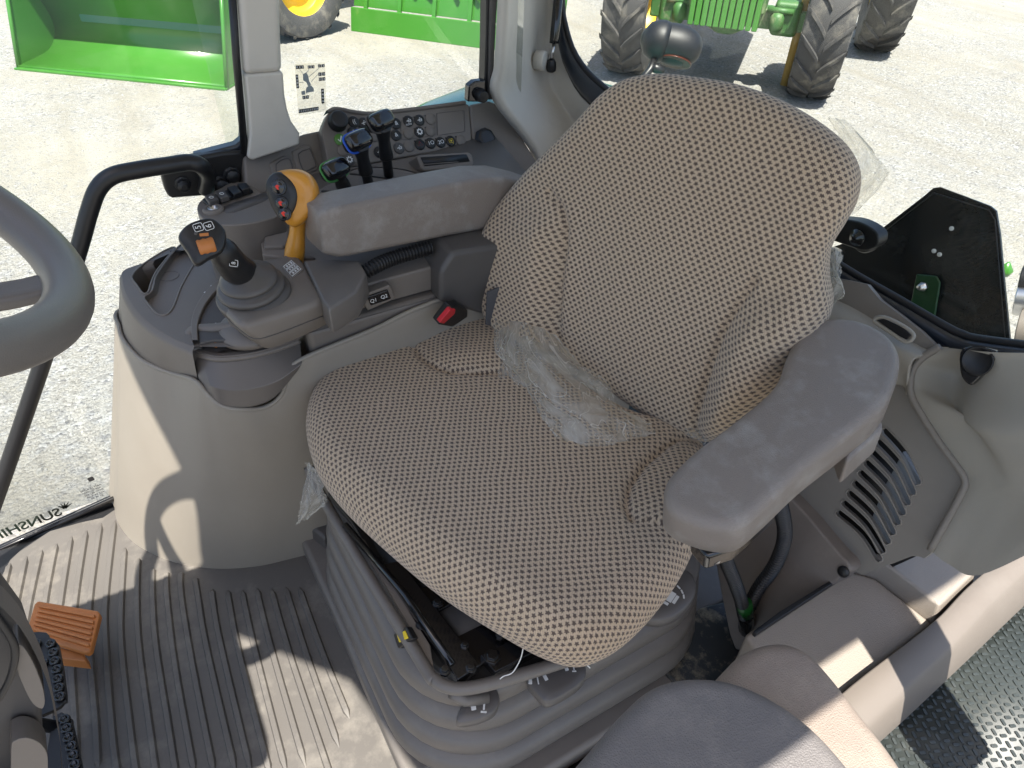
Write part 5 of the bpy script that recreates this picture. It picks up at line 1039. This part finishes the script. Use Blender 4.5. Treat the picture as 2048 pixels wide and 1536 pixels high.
# accelerator pedal
af = Frame(PZ(125, 1255, .10), PZ(195, 1228, .10)-PZ(65, 1203, .12), V((0, .6, .8)))
ac = T('accelerator_pedal', 'orange ribbed accelerator pedal at the left', 'pedal', tuple(PZ(125, 1255, .0)))
o1 = [(68, 1208), (75, 1201), (196, 1221), (200, 1228), (182, 1300), (174, 1306), (56, 1268), (52, 1262)]
az_ = lambda x, y: PZ(x, y, .10)
f8 = Frame(az_(125, 1250), az_(190, 1222)-az_(68, 1206), az_(68, 1206)-az_(56, 1262))
if f8.n.z < 0: f8 = Frame(f8.o, f8.u, -f8.v)
plate('pedal_plate', pl(f8, o1), f8.n, .016, M_orange, ac, bevel=.004)
for k in range(6):
    t = .04+k*.155; a0, a1 = V((75, 1206, 0)).lerp(V((58, 1264, 0)), t), V((194, 1226, 0)).lerp(V((180, 1300, 0)), t); w2 = .085
    c0_, c1_ = V((75, 1206, 0)).lerp(V((58, 1264, 0)), t+w2), V((194, 1226, 0)).lerp(V((180, 1300, 0)), t+w2)
    plate('rib', pl(f8.up(.005), [(a0.x+3, a0.y), (a1.x-4, a1.y), (c1_.x-4, c1_.y), (c0_.x+3, c0_.y)]), f8.n, .0055, M_orange, ac, bevel=.0016)
plate('pedal_stem', [az_(x, y)+V((0, 0, -.02)) for x, y in [(100, 1280), (160, 1295), (165, 1312), (105, 1305)]], (0, 0, 1), .03, M_orange, ac, bevel=.003)
# studded brake pedals
def stud_pedal(outl, studs, label):
    r = T('brake_pedal', label, 'pedal', tuple(PZ(*outl[0], .0)), 'studded black brake pedals'); fr_ = Frame((0, 0, .17), (1, 0, 0), (0, 1, 0))
    plate('pedal_plate', cat(pl(fr_, outl), 2, True), fr_.n, .008, M_blk, r, bevel=.002)
    for p in studs:
        b = BM(); b.lathe(fr_.px(*p), fr_.n, [(.0085, 0), (.0085, .0055), (.0075, .0065), (.0052, .0065), (.0048, .001), (0, .001)], 18); b.mk('stud', M_blkg, r)
    b = BM(); b.tube([fr_.px(outl[0][0]+10, outl[0][1]+40)+V((.02, .0, -.01)), fr_.px(outl[0][0]+10, outl[0][1]+40)+V((.06, .12, .12))], .010, 10); b.mk('pedal_arm', M_blk, r)
    return r
stud_pedal([(52, 1272), (62, 1264), (92, 1264), (100, 1275), (118, 1290), (133, 1390), (128, 1404), (108, 1420), (60, 1420)], [(103, 1290), (108, 1307), (111, 1324), (115, 1341), (117, 1360), (119, 1378), (121, 1396), (74, 1290), (88, 1328)], 'black studded pedal just behind the orange pedal')
stud_pedal([(105, 1432), (140, 1435), (146, 1450), (166, 1540), (170, 1600), (90, 1600)], [(131, 1441), (135, 1459), (139, 1477), (144, 1495), (148, 1513), (151, 1532)], 'black studded pedal at the bottom edge below the column cover')
# ================================================================ protective plastic film
def film_patch(name, rows, label, amp=.006, seed=0, fray=True, nu=14, nv=14):
    g = patch(rows, nu, nv); out = []; uvs = []; rs = random.Random(seed); ni, nj = len(g)-1, len(g[0])-1
    for i, r in enumerate(g):
        o = []; uo = []
        for j, p in enumerate(r):
            a, c = i/ni, j/nj
            t1 = (g[min(i+1, ni)][j]-g[max(i-1, 0)][j]); t2 = (r[min(j+1, nj)]-r[max(j-1, 0)]); nn = t1.cross(t2)
            nn = nn.normalized() if nn.length > 1e-9 else V((0, 0, 1))
            f1 = 1-abs(noise.noise(V((c*2.4+a*.8, a*1.1, seed*3.1))))*3.2; f2 = 1-abs(noise.noise(V((c*5-a*3, a*2.5, seed*5.3+4))))*3; f3 = 1-abs(noise.noise(V((c*2+a*4, a*4-c*3, seed+9))))*3
            d = nn*amp*(max(-1, f1)*.8+max(-1, f2)*.35+max(-1, f3)*.3)
            if fray and (i in (0, ni) or j in (0, nj)): d += (t1.normalized() if i in (0, ni) else t2.normalized() if t2.length else nn)*rs.uniform(-1, 1)*.0022+nn*rs.uniform(-1, 1)*.002
            o.append(p+d); uo.append((c, a))
        out.append(o); uvs.append(uo)
    b = BM(); b.grid(out, uvs=uvs); o = b.mk(name, M_film, None); return tag(o, label, 'plastic film')
CZ = lambda x, y, h: PZ(x, y, .515+h)
film_patch('plastic_wrap', [[CZ(992, 625, .05), CZ(1060, 645, .07), CZ(1110, 675, .06)], [CZ(990, 700, .035), CZ(1070, 710, .07), CZ(1165, 735, .045)], [CZ(1040, 755, .02), CZ(1110, 770, .06), CZ(1215, 770, .035)],
    [CZ(1070, 810, .014), CZ(1150, 815, .050), CZ(1240, 815, .028)], [CZ(1095, 850, .010), CZ(1180, 850, .035), CZ(1295, 845, .018)], [CZ(1112, 882, .008), CZ(1200, 892, .012), CZ(1312, 868, .008)]], 'large torn sheet of clear plastic wrap lying across the seat crease', .007, 1)
film_patch('plastic_wrap', [[CZ(993, 640, .03), CZ(1030, 650, .05), CZ(1080, 665, .05)], [CZ(992, 700, .02), CZ(1030, 705, .03), CZ(1100, 700, .04)], [CZ(996, 748, .008), CZ(1040, 765, .012), CZ(1130, 722, .02)], [CZ(1000, 758, .006), CZ(1060, 768, .008), CZ(1150, 740, .012)]], 'small doubled flap of clear plastic wrap at the right rear seat corner', .006, 2)
film_patch('plastic_wrap', [[CZ(1165, 715, .02), CZ(1200, 740, .02), CZ(1228, 760, .015)], [CZ(1160, 745, .012), CZ(1185, 762, .012), CZ(1222, 772, .012)], [CZ(1170, 770, .01), CZ(1195, 785, .01), CZ(1205, 792, .01)]], 'short crisp piece of plastic wrap sticking out beside the big sheet', .002, 3)
film_patch('plastic_wrap', [[CZ(1372, 852, .02), CZ(1400, 860, .02), CZ(1420, 875, .02)], [CZ(1376, 875, .02), CZ(1395, 880, .02), CZ(1410, 890, .02)]], 'tiny scrap of plastic film between the cushion and the left armrest', .003, 4)
BK = BF.up(-.06)
bk_ = lambda x, y, d=0: BK.up(d).px(x, y)
film_patch('plastic_wrap', [[bk_(1660, 235), bk_(1690, 240), bk_(1712, 262)], [bk_(1690, 290), bk_(1730, 290), bk_(1752, 310)], [bk_(1700, 350), bk_(1740, 345), bk_(1778, 342)], [bk_(1690, 400), bk_(1715, 395), bk_(1762, 372)], [bk_(1675, 440), bk_(1698, 432), bk_(1720, 418)]], 'yellowed plastic wrap hanging off the back of the backrest top', .010, 5)
film_patch('plastic_wrap', [[bk_(1645, 490), bk_(1665, 490), bk_(1684, 500)], [bk_(1640, 530), bk_(1665, 535), bk_(1684, 540)], [bk_(1645, 570), bk_(1672, 568), bk_(1690, 590)], [bk_(1650, 610), bk_(1662, 620), bk_(1668, 600)]], 'crumpled plastic wrap bunched low at the left side of the backrest', .012, 6)
film_patch('plastic_wrap', [[PZ(612, 925, .42), PZ(630, 930, .43), PZ(648, 945, .43)], [PZ(612, 950, .40), PZ(632, 970, .40), PZ(655, 985, .40)], [PZ(600, 1010, .37), PZ(625, 1005, .37), PZ(652, 1005, .37)], [PZ(590, 1045, .34), PZ(600, 1040, .34), PZ(610, 1030, .34)]], 'torn plastic wrap hanging at the front right corner of the cushion', .008, 7)
film_patch('plastic_wrap', [[PZ(1150, 1312, .42), PZ(1175, 1310, .42), PZ(1190, 1308, .42)], [PZ(1160, 1325, .41), PZ(1175, 1328, .41), PZ(1188, 1320, .41)]], 'scrap of plastic film under the front left corner of the cushion', .004, 8)
def thread(pts, label): 
    b = BM(); b.tube(cat(pts, 8), .0009, 5); tag(b.mk('loose_thread', M_white, None), label, 'thread')
thread([PZ(1046, 1298, .40), PZ(1040, 1320, .38), PZ(1025, 1345, .36), PZ(1008, 1352, .355), PZ(1000, 1358, .35)], 'loose white thread hanging from the cushion front above the grab bar')
thread([PZ(1165, 1318, .40), PZ(1172, 1328, .38), PZ(1180, 1336, .37)], 'short white thread at the front left corner of the cushion')
# seat belt buckle
bkl = T('belt_buckle', 'black seat belt buckle with red press button behind the cushion', 'seat belt buckle', tuple(PX(905, 632, .98)))
bb = Frame(PX(905, 632, .985), (.2, -1, .1), (-.4, .0, 1))
plate('buckle_body', pl(bb, [(877, 650), (903, 616), (920, 613), (936, 622), (936, 634), (905, 655)]), bb.n if bb.n.dot(CP-bb.o) > 0 else -bb.n, .02, M_blk, bkl, bevel=.003)
b2 = bb.up(.004 if bb.n.dot(CP-bb.o) > 0 else -.004)
plate('press_button', pl(b2, [(879, 646), (901, 620), (912, 620), (910, 628), (888, 648)]), b2.n if bb.n.dot(CP-bb.o) > 0 else -b2.n, .01, mat('buckle_red', (.55, .02, .03), .35), bkl, bevel=.002)
plate('strap', [PX(*p, .99) for p in [(975, 585), (1010, 570), (1010, 660), (972, 650)]], (-1, 0, 0), .004, mat('webbing', (.08, .08, .085), .8), bkl, bevel=.001)
# ================================================================ outside the glass
# SMV style black plate seen from behind, green bracket, bolt
sp = T('warning_plate', 'black back of a tapered warning plate outside the rear window', 'plate', tuple(PY(1870, 560, -1.32)))
yo = Frame((0, -1.30, 0), V((-1, -.0, 0)), (0, -.15, 1))
plate('plate_sheet', cat(pl(yo, [(1635, 560), (1650, 500), (1762, 458), (1850, 390), (1866, 376), (1880, 374), (1980, 412), (1992, 422), (2000, 470), (2010, 580), (2022, 700), (2022, 760), (1900, 720), (1700, 620)]), 1, True), yo.n, .006, mat('smoky_plate', (.012, .014, .015), .13, coat=.3, var=.3, vs=4, dirt=(.06, .062, .06), dirts=6, dirta=.6), sp, bevel=.001)  # grey streaks put dust and ground reflections into the colour
b = BM(); P = pl(yo.up(.003), [(1770, 462), (1868, 386), (1978, 420), (1990, 440), (2012, 700)]); b.tube(P, .0012, 6); b.mk('moulded_edge', M_blk, sp)
for x, y in ((1903, 457), (1868, 502), (1879, 509)):
    b = BM(); b.lathe(yo.up(.001).px(x, y), yo.n, [(.0045, -.001), (.0045, .001), (0, .001)], 12); b.mk('bright_rivet', M_white, sp)
b = BM(); b.prism([p for p in pl(yo.up(.012), [(1832, 548), (1872, 552), (1880, 566), (1868, 640), (1860, 720), (1810, 700), (1818, 620)])], -yo.n*.006); b.mk('green_bracket', mat('bracket_green', (.008, .055, .016), .4), sp, bevel=.003)
b = BM(); b.lathe(yo.up(.012).px(1847, 573), yo.n, [(.010, 0), (.010, .006), (.006, .008), (.006, .016), (0, .016)], 6); b.mk('bracket_bolt', M_steel, sp)
ha = T('window_hinge_arm', 'black pivot arm with round bosses outside the rear window', 'hinge arm', tuple(PY(1720, 470, -1.2)))
yh = Frame((0, -1.17, 0), (-1, 0, 0), (0, 0, 1))
plate('arm', cat(pl(yh, [(1640, 440), (1700, 440), (1735, 452), (1755, 470), (1752, 492), (1728, 502), (1700, 494), (1640, 470)]), 3, True), yh.n, .03, M_blk, ha, bevel=.004)
b = BM(); b.lathe(yh.px(1715, 475), yh.n, [(.016, 0), (.016, .003), (.010, .004), (.008, .012), (0, .013)], 20); b.mk('pivot_bolt', M_blkg, ha)
b = BM(); b.lathe(yh.up(-.03).px(1737, 474), yh.n, [(.026, 0), (.028, .004), (.024, .008), (.028, .012), (.024, .018)], 24); b.mk('boss', M_blk, ha)
b = BM(); b.lathe(PY(1662, 516, -1.15), (0, 1, .2), [(.02, -.01), (.02, .012), (0, .014)], 20); b.mk('stay_knob', M_bframe, ha)
# work light / mirror bowl on the fender
M_lampb = mat('lamp_black', (.006, .007, .009), .5)
wl = T('beacon_lamp', 'dark egg shaped lamp on a bracket above the rear fender', 'lamp', tuple(PY(1330, 100, -2.0)))
c = PY(1342, 88, -1.75); r_ = 62*(c-CP).dot(FW)/FPX
Xa = (RT*.97-UP*.24).normalized(); Ya = (UP*.97+RT*.24).normalized(); Za = -FW
b = BM(); rings = []
for k in range(15):
    t = math.pi*(k+.001)/14.02; rings.append([c+Xa*(math.cos(t)*-r_*1.0)+(Ya*math.cos(a)*.62+Za*math.sin(a)*.62)*r_*math.sin(t)**.8*(1.0-.12*math.cos(t)) for a in [2*math.pi*i/28 for i in range(28)]])
b.loft(rings); b.mk('lamp_bowl', M_lampb, wl)
b = BM(); q0_ = c-Xa*r_*.35; b.loft([[q0_-Xa*h+(Ya*(math.cos(a)*.60-.0)+Za*math.sin(a)*.6)*r_*s for a in [2*math.pi*i/28 for i in range(28)]] for h, s in ((-.02, 1.0), (0.0, 1.06), (.02, 1.0), (.045, .8), (.06, .4))]); b.mk('lamp_housing', M_lampb, wl)
b = BM(); b.loft([[c+Xa*(r_*.25+math.cos(a)*r_*.55)+Za*math.sin(a)*r_*.4-Ya*r_*h for a in [2*math.pi*i/24 for i in range(24)]] for h in (.50, .57)]); b.mk('amber_lens', mat('amber_lens', (.06, .014, .006), .2), wl, bevel=.004)
b = BM(); b.tube([c-Ya*r_*.6-Xa*r_*.4, c-Ya*r_*.95-Xa*r_*.45, c-Ya*r_*1.9-Xa*r_*.9], .012, 10); b.mk('lamp_bracket', M_blk, wl)
b = BM(); b.lathe(c-Ya*r_*.88-Xa*r_*.30, Xa, [(.014, -.01), (.016, 0), (.014, .03), (0, .031)], 12); b.mk('clamp', M_blk, wl)
# this tractor's own rear fender showing through both windows
M_fend = mat('fender_teal_green', (.10, .36, .30), .22, coat=.5)
fd = T('rear_fender', 'glossy blue green rear fender crown outside the windows', 'fender', (1.7, -1.3, .4))
fx = []
for k, (x0, x1, zc) in enumerate(((1.56, 2.02, 0),)):
    rows = []
    for i in range(21):
        a = math.radians(15+150*i/20); y = -1.12-math.cos(a)*1.0; z = -.30+math.sin(a)*1.0
        rows.append([V((x, y, z-.10*max(0, (x-1.85)/.2)**2)) for x in (x0, 1.6, 1.7, 1.8, 1.9, 1.97, 2.02)])
    b = BM(); b.grid(rows); b.mk('fender_shell', M_fend, fd, solid=.012)
# loader bucket
def bucket(name, label, a, c, depth_dir, prof, wid_t, m, group=None):
    # a, c: ends of the cutting edge on the ground; prof: (depth, height) curve from the edge to the top
    r = T(name, label, 'loader bucket', tuple((a+c)/2), group); dd = depth_dir
    P = [V((d, h)) for d, h in prof]; inner = cat([V((p.x, p.y, 0)) for p in P], 5)
    rows = [[q+dd*p.x+V((0, 0, p.y)) for p in inner] for q in (a, a.lerp(c, .5), c)]
    b = BM(); b.grid(rows); b.mk('shell', m, r, solid=.03)
    for q, s in ((a, -1), (c, 1)):
        t = (c-a).normalized()*s; side = [q+dd*p.x+V((0, 0, p.y)) for p in inner]; b = BM(); b.prism(side, t*.025); b.mk('side_plate', m, r, bevel=.004)
        rim_ = [side[0], side[0].lerp(side[-1], .5), side[-1]]; b = BM(); b.tube([p+t*.012 for p in rim_], .022, 8); b.mk('side_rim', m, r)
    n_ = (c-a).normalized(); b = BM(); b.prism([a-n_*.03-dd*.05, c+n_*.03-dd*.05, c+n_*.03+dd*.16, a-n_*.03+dd*.16], V((0, 0, .022))); b.mk('cutting_edge', m, r, bevel=.004)
    e0, e1 = [q+dd*inner[-1].x+V((0, 0, inner[-1].y)) for q in (a, c)]; b = BM(); b.prism([e0-dd*.04, e1-dd*.04, e1+dd*.06, e0+dd*.06], V((0, 0, .04))); b.mk('top_lip', m, r, bevel=.006)
    return r
a_, c__ = PZ(40, 138, GZ), PZ(452, 179, GZ); ddb = (RT*.0+V((.82, .57, 0))).normalized(); nb = (c__-a_).normalized(); ddb = V((-nb.y, nb.x, 0)); ddb = ddb if ddb.x > 0 else -ddb
bu = bucket('loader_bucket', 'wide bright green loader bucket standing open at the upper left', a_, c__, ddb, [(0, 0.01), (.42, .03), (.62, .10), (.74, .26), (.72, .46), (.56, .78), (.42, .98), (.34, 1.06)], 0, M_green)
b = BM(); p0_, p1_ = [q+ddb*.725+V((0, 0, .36)) for q in (a_.lerp(c__, .16), a_.lerp(c__, .99))]; b.prism([p0_, p1_, p1_+V((0, 0, .10)), p0_+V((0, 0, .10))], -ddb*.03); b.mk('wear_bar', mat('teal_bar', (.03, .16, .11), .3), bu, bevel=.004)
b = BM(); p0_, p1_ = [q+ddb*.40+V((0, 0, 1.08)) for q in (a_, c__)]; b.tube([p0_, p1_], .03, 8); b.mk('top_tube', M_green, bu)
# second green implement
a2, c2_ = PZ(702, 62, GZ), PZ(985, 100, GZ); n2 = (c2_-a2).normalized(); c2_ = a2+n2*2.9; d2_ = V((-n2.y, n2.x, 0)); d2_ = d2_ if d2_.x > 0 else -d2_
im = T('green_implement', 'upright green implement face with pipes beyond the side window', 'implement', tuple((a2+c2_)/2))
b = BM(); up_ = V((0, 0, 1)); lean = d2_*.28; b.prism([a2+up_*.0, c2_+up_*.0, c2_+up_*.28+lean*.2, a2+up_*.28+lean*.2], d2_*.03); b.mk('foot_board', M_green, im, bevel=.006)
b = BM(); b.prism([a2+up_*.28+lean*.5, c2_+up_*.28+lean*.5, c2_+up_*1.4+lean*1.6, a2+up_*1.4+lean*1.6], d2_*.04); b.mk('back_sheet', M_green, im, bevel=.004)
for k in range(6):
    t = .06+k*.17; q = a2.lerp(c2_, t); b = BM(); b.prism([q+up_*.27+lean*.5-d2_*.01, q+n2*.05+up_*.27+lean*.5-d2_*.01, q+n2*.05+up_*1.35+lean*1.6-d2_*.01, q+up_*1.35+lean*1.6-d2_*.01], -d2_*.05); b.mk('upright_rib', M_green, im, bevel=.004)
for k, (t, c3) in enumerate(((.22, M_green), (.30, M_green), (.36, M_blk), (.52, mat('rusty_pipe', (.30, .10, .04), .6)), (.60, M_green), (.68, M_blk))):
    q = a2.lerp(c2_, t)+lean*1.0-d2_*.12; b = BM(); b.tube(cat([q+up_*1.4, q+up_*.95+n2*.08, q+up_*.72-n2*.05, q+up_*.5+n2*.05*(k % 3)], 5), .022, 8); b.mk('pipe', c3, im)
# wheels
def wheel(name, label, c, ax, R_, W, group=None, lugs=20, rimcol=None, parent=None, squash=1):
    ax = ax.normalized(); upv = V((0, 0, 1)); fw_ = ax.cross(upv).normalized()
    r = T(name, label, 'wheel', tuple(c), group) if not parent else None
    if parent:
        r = bpy.data.objects.new('wheel', bpy.data.meshes.new('wheel')); 
    def pt(a, rad, s): return c+(fw_*math.cos(a)+upv*math.sin(a))*rad+ax*s
    prof = [(R_*.56, -W*.40), (R_*.60, -W*.46), (R_*.80, -W*.52), (R_*.92, -W*.49), (R_*.95, -W*.42), (R_*.96, 0), (R_*.95, W*.42), (R_*.92, W*.49), (R_*.80, W*.52), (R_*.60, W*.46), (R_*.56, W*.40)]
    b = BM(); N_ = 64
    b.grid([[pt(2*math.pi*i/N_, q, s) for q, s in prof] for i in range(N_+1)])
    dl = 2*math.pi/lugs
    for i in range(lugs):
        for sgn in (-1, 1):
            a0 = i*dl+(dl/2 if sgn > 0 else 0); pts = []
            for t in [k/6 for k in range(7)]:
                s = sgn*W*(.02+.50*t); a = a0+dl*.95*(t**.85); rr0 = R_*(1.0 if t < .8 else .985-.05*(t-.8)/.2)
                pts.append((a, s, rr0))
            top_, bot_ = [], []
            wd = .020/R_*1.0
            rows = [[pt(a-wd*1.5, R_*.945, s) for a, s, q in pts], [pt(a-wd, q, s) for a, s, q in pts], [pt(a+wd, q, s) for a, s, q in pts], [pt(a+wd*1.5, R_*.945, s) for a, s, q in pts]]
            b.grid(rows)
            for e in (0, -1): 
                try: b.poly([rw_[e] for rw_ in rows])
                except ValueError: pass
    par = parent or r
    t_ = b.mk('tyre', M_tyre, par, smooth=True); md = t_.modifiers.new('e', 'EDGE_SPLIT'); md.split_angle = math.radians(40)
    b = BM(); N_ = 40
    for sgn in (1,):
        b.grid([[pt(2*math.pi*i/N_, q, s) for q, s in ((R_*.58, -W*.38), (R_*.55, -W*.30), (R_*.52, 0), (R_*.55, W*.30), (R_*.58, W*.38))] for i in range(N_+1)])
        b.grid([[pt(2*math.pi*i/N_, q, s) for q, s in ((R_*.53, W*.1), (R_*.50, W*.05), (R_*.30, -W*.05), (R_*.28, W*.10), (.001, W*.12))] for i in range(N_+1)])
    b.mk('rim', rimcol or M_yel, t_)
    return t_
# green tractor facing us, upper right
tc0 = PZ(1257, 205, GZ); tc1 = PZ(1617, 208, GZ)
tl, trr = PZ(1248, 150, GZ), PZ(1612, 200, GZ)
axd = (trr-tl).normalized(); fwd_ = V((axd.y, -axd.x, 0)); fwd_ = fwd_ if fwd_.dot(CP-tl) > 0 else -fwd_
gt_ = T('green_tractor', 'dusty green tractor with lugged tyres standing behind the rear window', 'tractor', tuple((tl+trr)/2))
Rf, Wf = .78, .46
for q in (tl, trr): wheel('w', '', q+V((0, 0, Rf-.02))-fwd_*.25, axd, Rf, Wf, parent=gt_, lugs=19)
Rr, Wr = .98, .50; d1_ = PZ(1745, 108, GZ); d0_ = PZ(1265, 35, GZ)
wheel('w', '', d1_+V((0, 0, Rr-.02))-fwd_*.35, axd, Rr, Wr, parent=gt_, lugs=22)
wheel('w', '', tl+(d1_-trr)*1.0-axd*1.05+V((0, 0, Rr-.02))-fwd_*.35, axd, Rr, Wr, parent=gt_, lugs=22)
cm = (tl+trr)/2-fwd_*.25; ah = .72
Mf = Matrix((axd, fwd_, V((0, 0, 1)))).transposed()
b = BM(); b.box(cm+V((0, 0, ah)), (trr-tl).length-.35, .22, .20, Mf); b.mk('front_axle', M_dgreen, gt_, bevel=.02)
for s in (-1, 1):
    b = BM(); b.box(cm+axd*s*((trr-tl).length/2-.42)+V((0, 0, ah+.02)), .28, .30, .34, Mf); b.mk('axle_housing', M_dgreen, gt_, bevel=.05)
    b = BM(); b.tube([cm+axd*s*.40+fwd_*.14+V((0, 0, ah+.10)), cm+axd*s*((trr-tl).length/2-.36)+fwd_*.16+V((0, 0, ah+.10))], .032, 12); b.mk('steering_cylinder', M_dgreen, gt_)
    b = BM(); b.lathe(cm+axd*s*.52+fwd_*.16+V((0, 0, ah-.1)), (0, 0, 1), [(.05, 0), (.075, .04), (.075, .14), (.05, .18), (0, .19)], 16); b.mk('accumulator', M_dgreen, gt_)
b = BM(); b.box(cm+fwd_*.25+V((0, 0, ah+.35)), .78, .45, .50, Mf); b.mk('weight_carrier', M_dgreen, gt_, bevel=.03)
for k in range(11): b = BM(); b.box(cm+fwd_*.52+axd*(k-5)*.066+V((0, 0, ah+.28)), .056, .16, .62, Mf); b.mk('front_weight', M_green, gt_, bevel=.012)
b = BM(); b.lathe(cm+fwd_*.05+V((0, 0, ah-.18)), (0, 0, 1), [(.12, 0), (.2, .05), (.2, .2), (.12, .25)], 18); b.mk('differential', M_dgreen, gt_)
b = BM(); b.box(cm-fwd_*1.1+V((0, 0, ah+.45)), .75, 2.0, .85, Mf); b.mk('chassis', M_dgreen, gt_, bevel=.05)
b = BM(); b.box(cm-fwd_*1.0+V((0, 0, ah+1.15)), .85, 2.2, .65, Mf); b.mk('bonnet', M_green, gt_, bevel=.12)
b = BM(); b.tube([trr-fwd_*.27-axd*.26+V((0, 0, .05)), trr-fwd_*.27-axd*.26+V((0, 0, 1.4))], .05, 10); b.mk('rusty_guard', mat('guard_ochre', (.28, .19, .05), .7), gt_)
# lone wheel of another tractor, top centre
lwh = PZ(606, 72, GZ); ot = T('distant_tractor', 'tractor with yellow rimmed wheel at the top edge beside the window pillar', 'tractor', tuple(lwh))
ax2 = V((.25, .97, 0)); ax2 = (ax2 if ax2.dot(CP-lwh) > 0 else -ax2)
ax3 = (CP-lwh); ax3.z = 0; ax3 = (ax3.normalized()*.75+RT*.65).normalized(); ax3.z = 0
wheel('w', '', lwh+V((0, 0, .63)), ax3, .65, .42, parent=ot, lugs=20)
b = BM(); Mf2 = Matrix((ax3.normalized(), V((-ax3.y, ax3.x, 0)).normalized(), V((0, 0, 1)))).transposed(); b.box(lwh-ax3*1.0+V((0, 0, 1.2)), .9, 3.0, .9, Mf2); b.mk('body', M_green, ot, bevel=.1)
wheel('w', '', PZ(690, -2, GZ)+V((0, 0, .5))-ax3*.3, ax3, .55, .35, parent=ot, lugs=18)
# hitch parts at the far right
hp_ = T('hydraulic_coupler', 'dusty grey and green hydraulic couplers at the right edge', 'coupler', tuple(PZ(2040, 620, -.2)))
for (x, y, z, r_, m, n_) in ((2040, 560, .15, .05, M_blk, 'hose_end'), (2030, 600, .10, .05, M_steel, 'coupler_body'), (2035, 655, .05, .06, M_grey, 'coupler_cap')):
    b = BM(); p = PZ(x, y, z); b.tube([p, p+V((-.10, -.04, .03))], r_, 12); b.mk(n_, m, hp_, bevel=.006)
b = BM(); b.lathe(PZ(2006, 548, .1), (0, 0, 1), [(.02, 0), (.025, .02), (0, .05)], 12); b.mk('dust_cap', M_green, hp_)
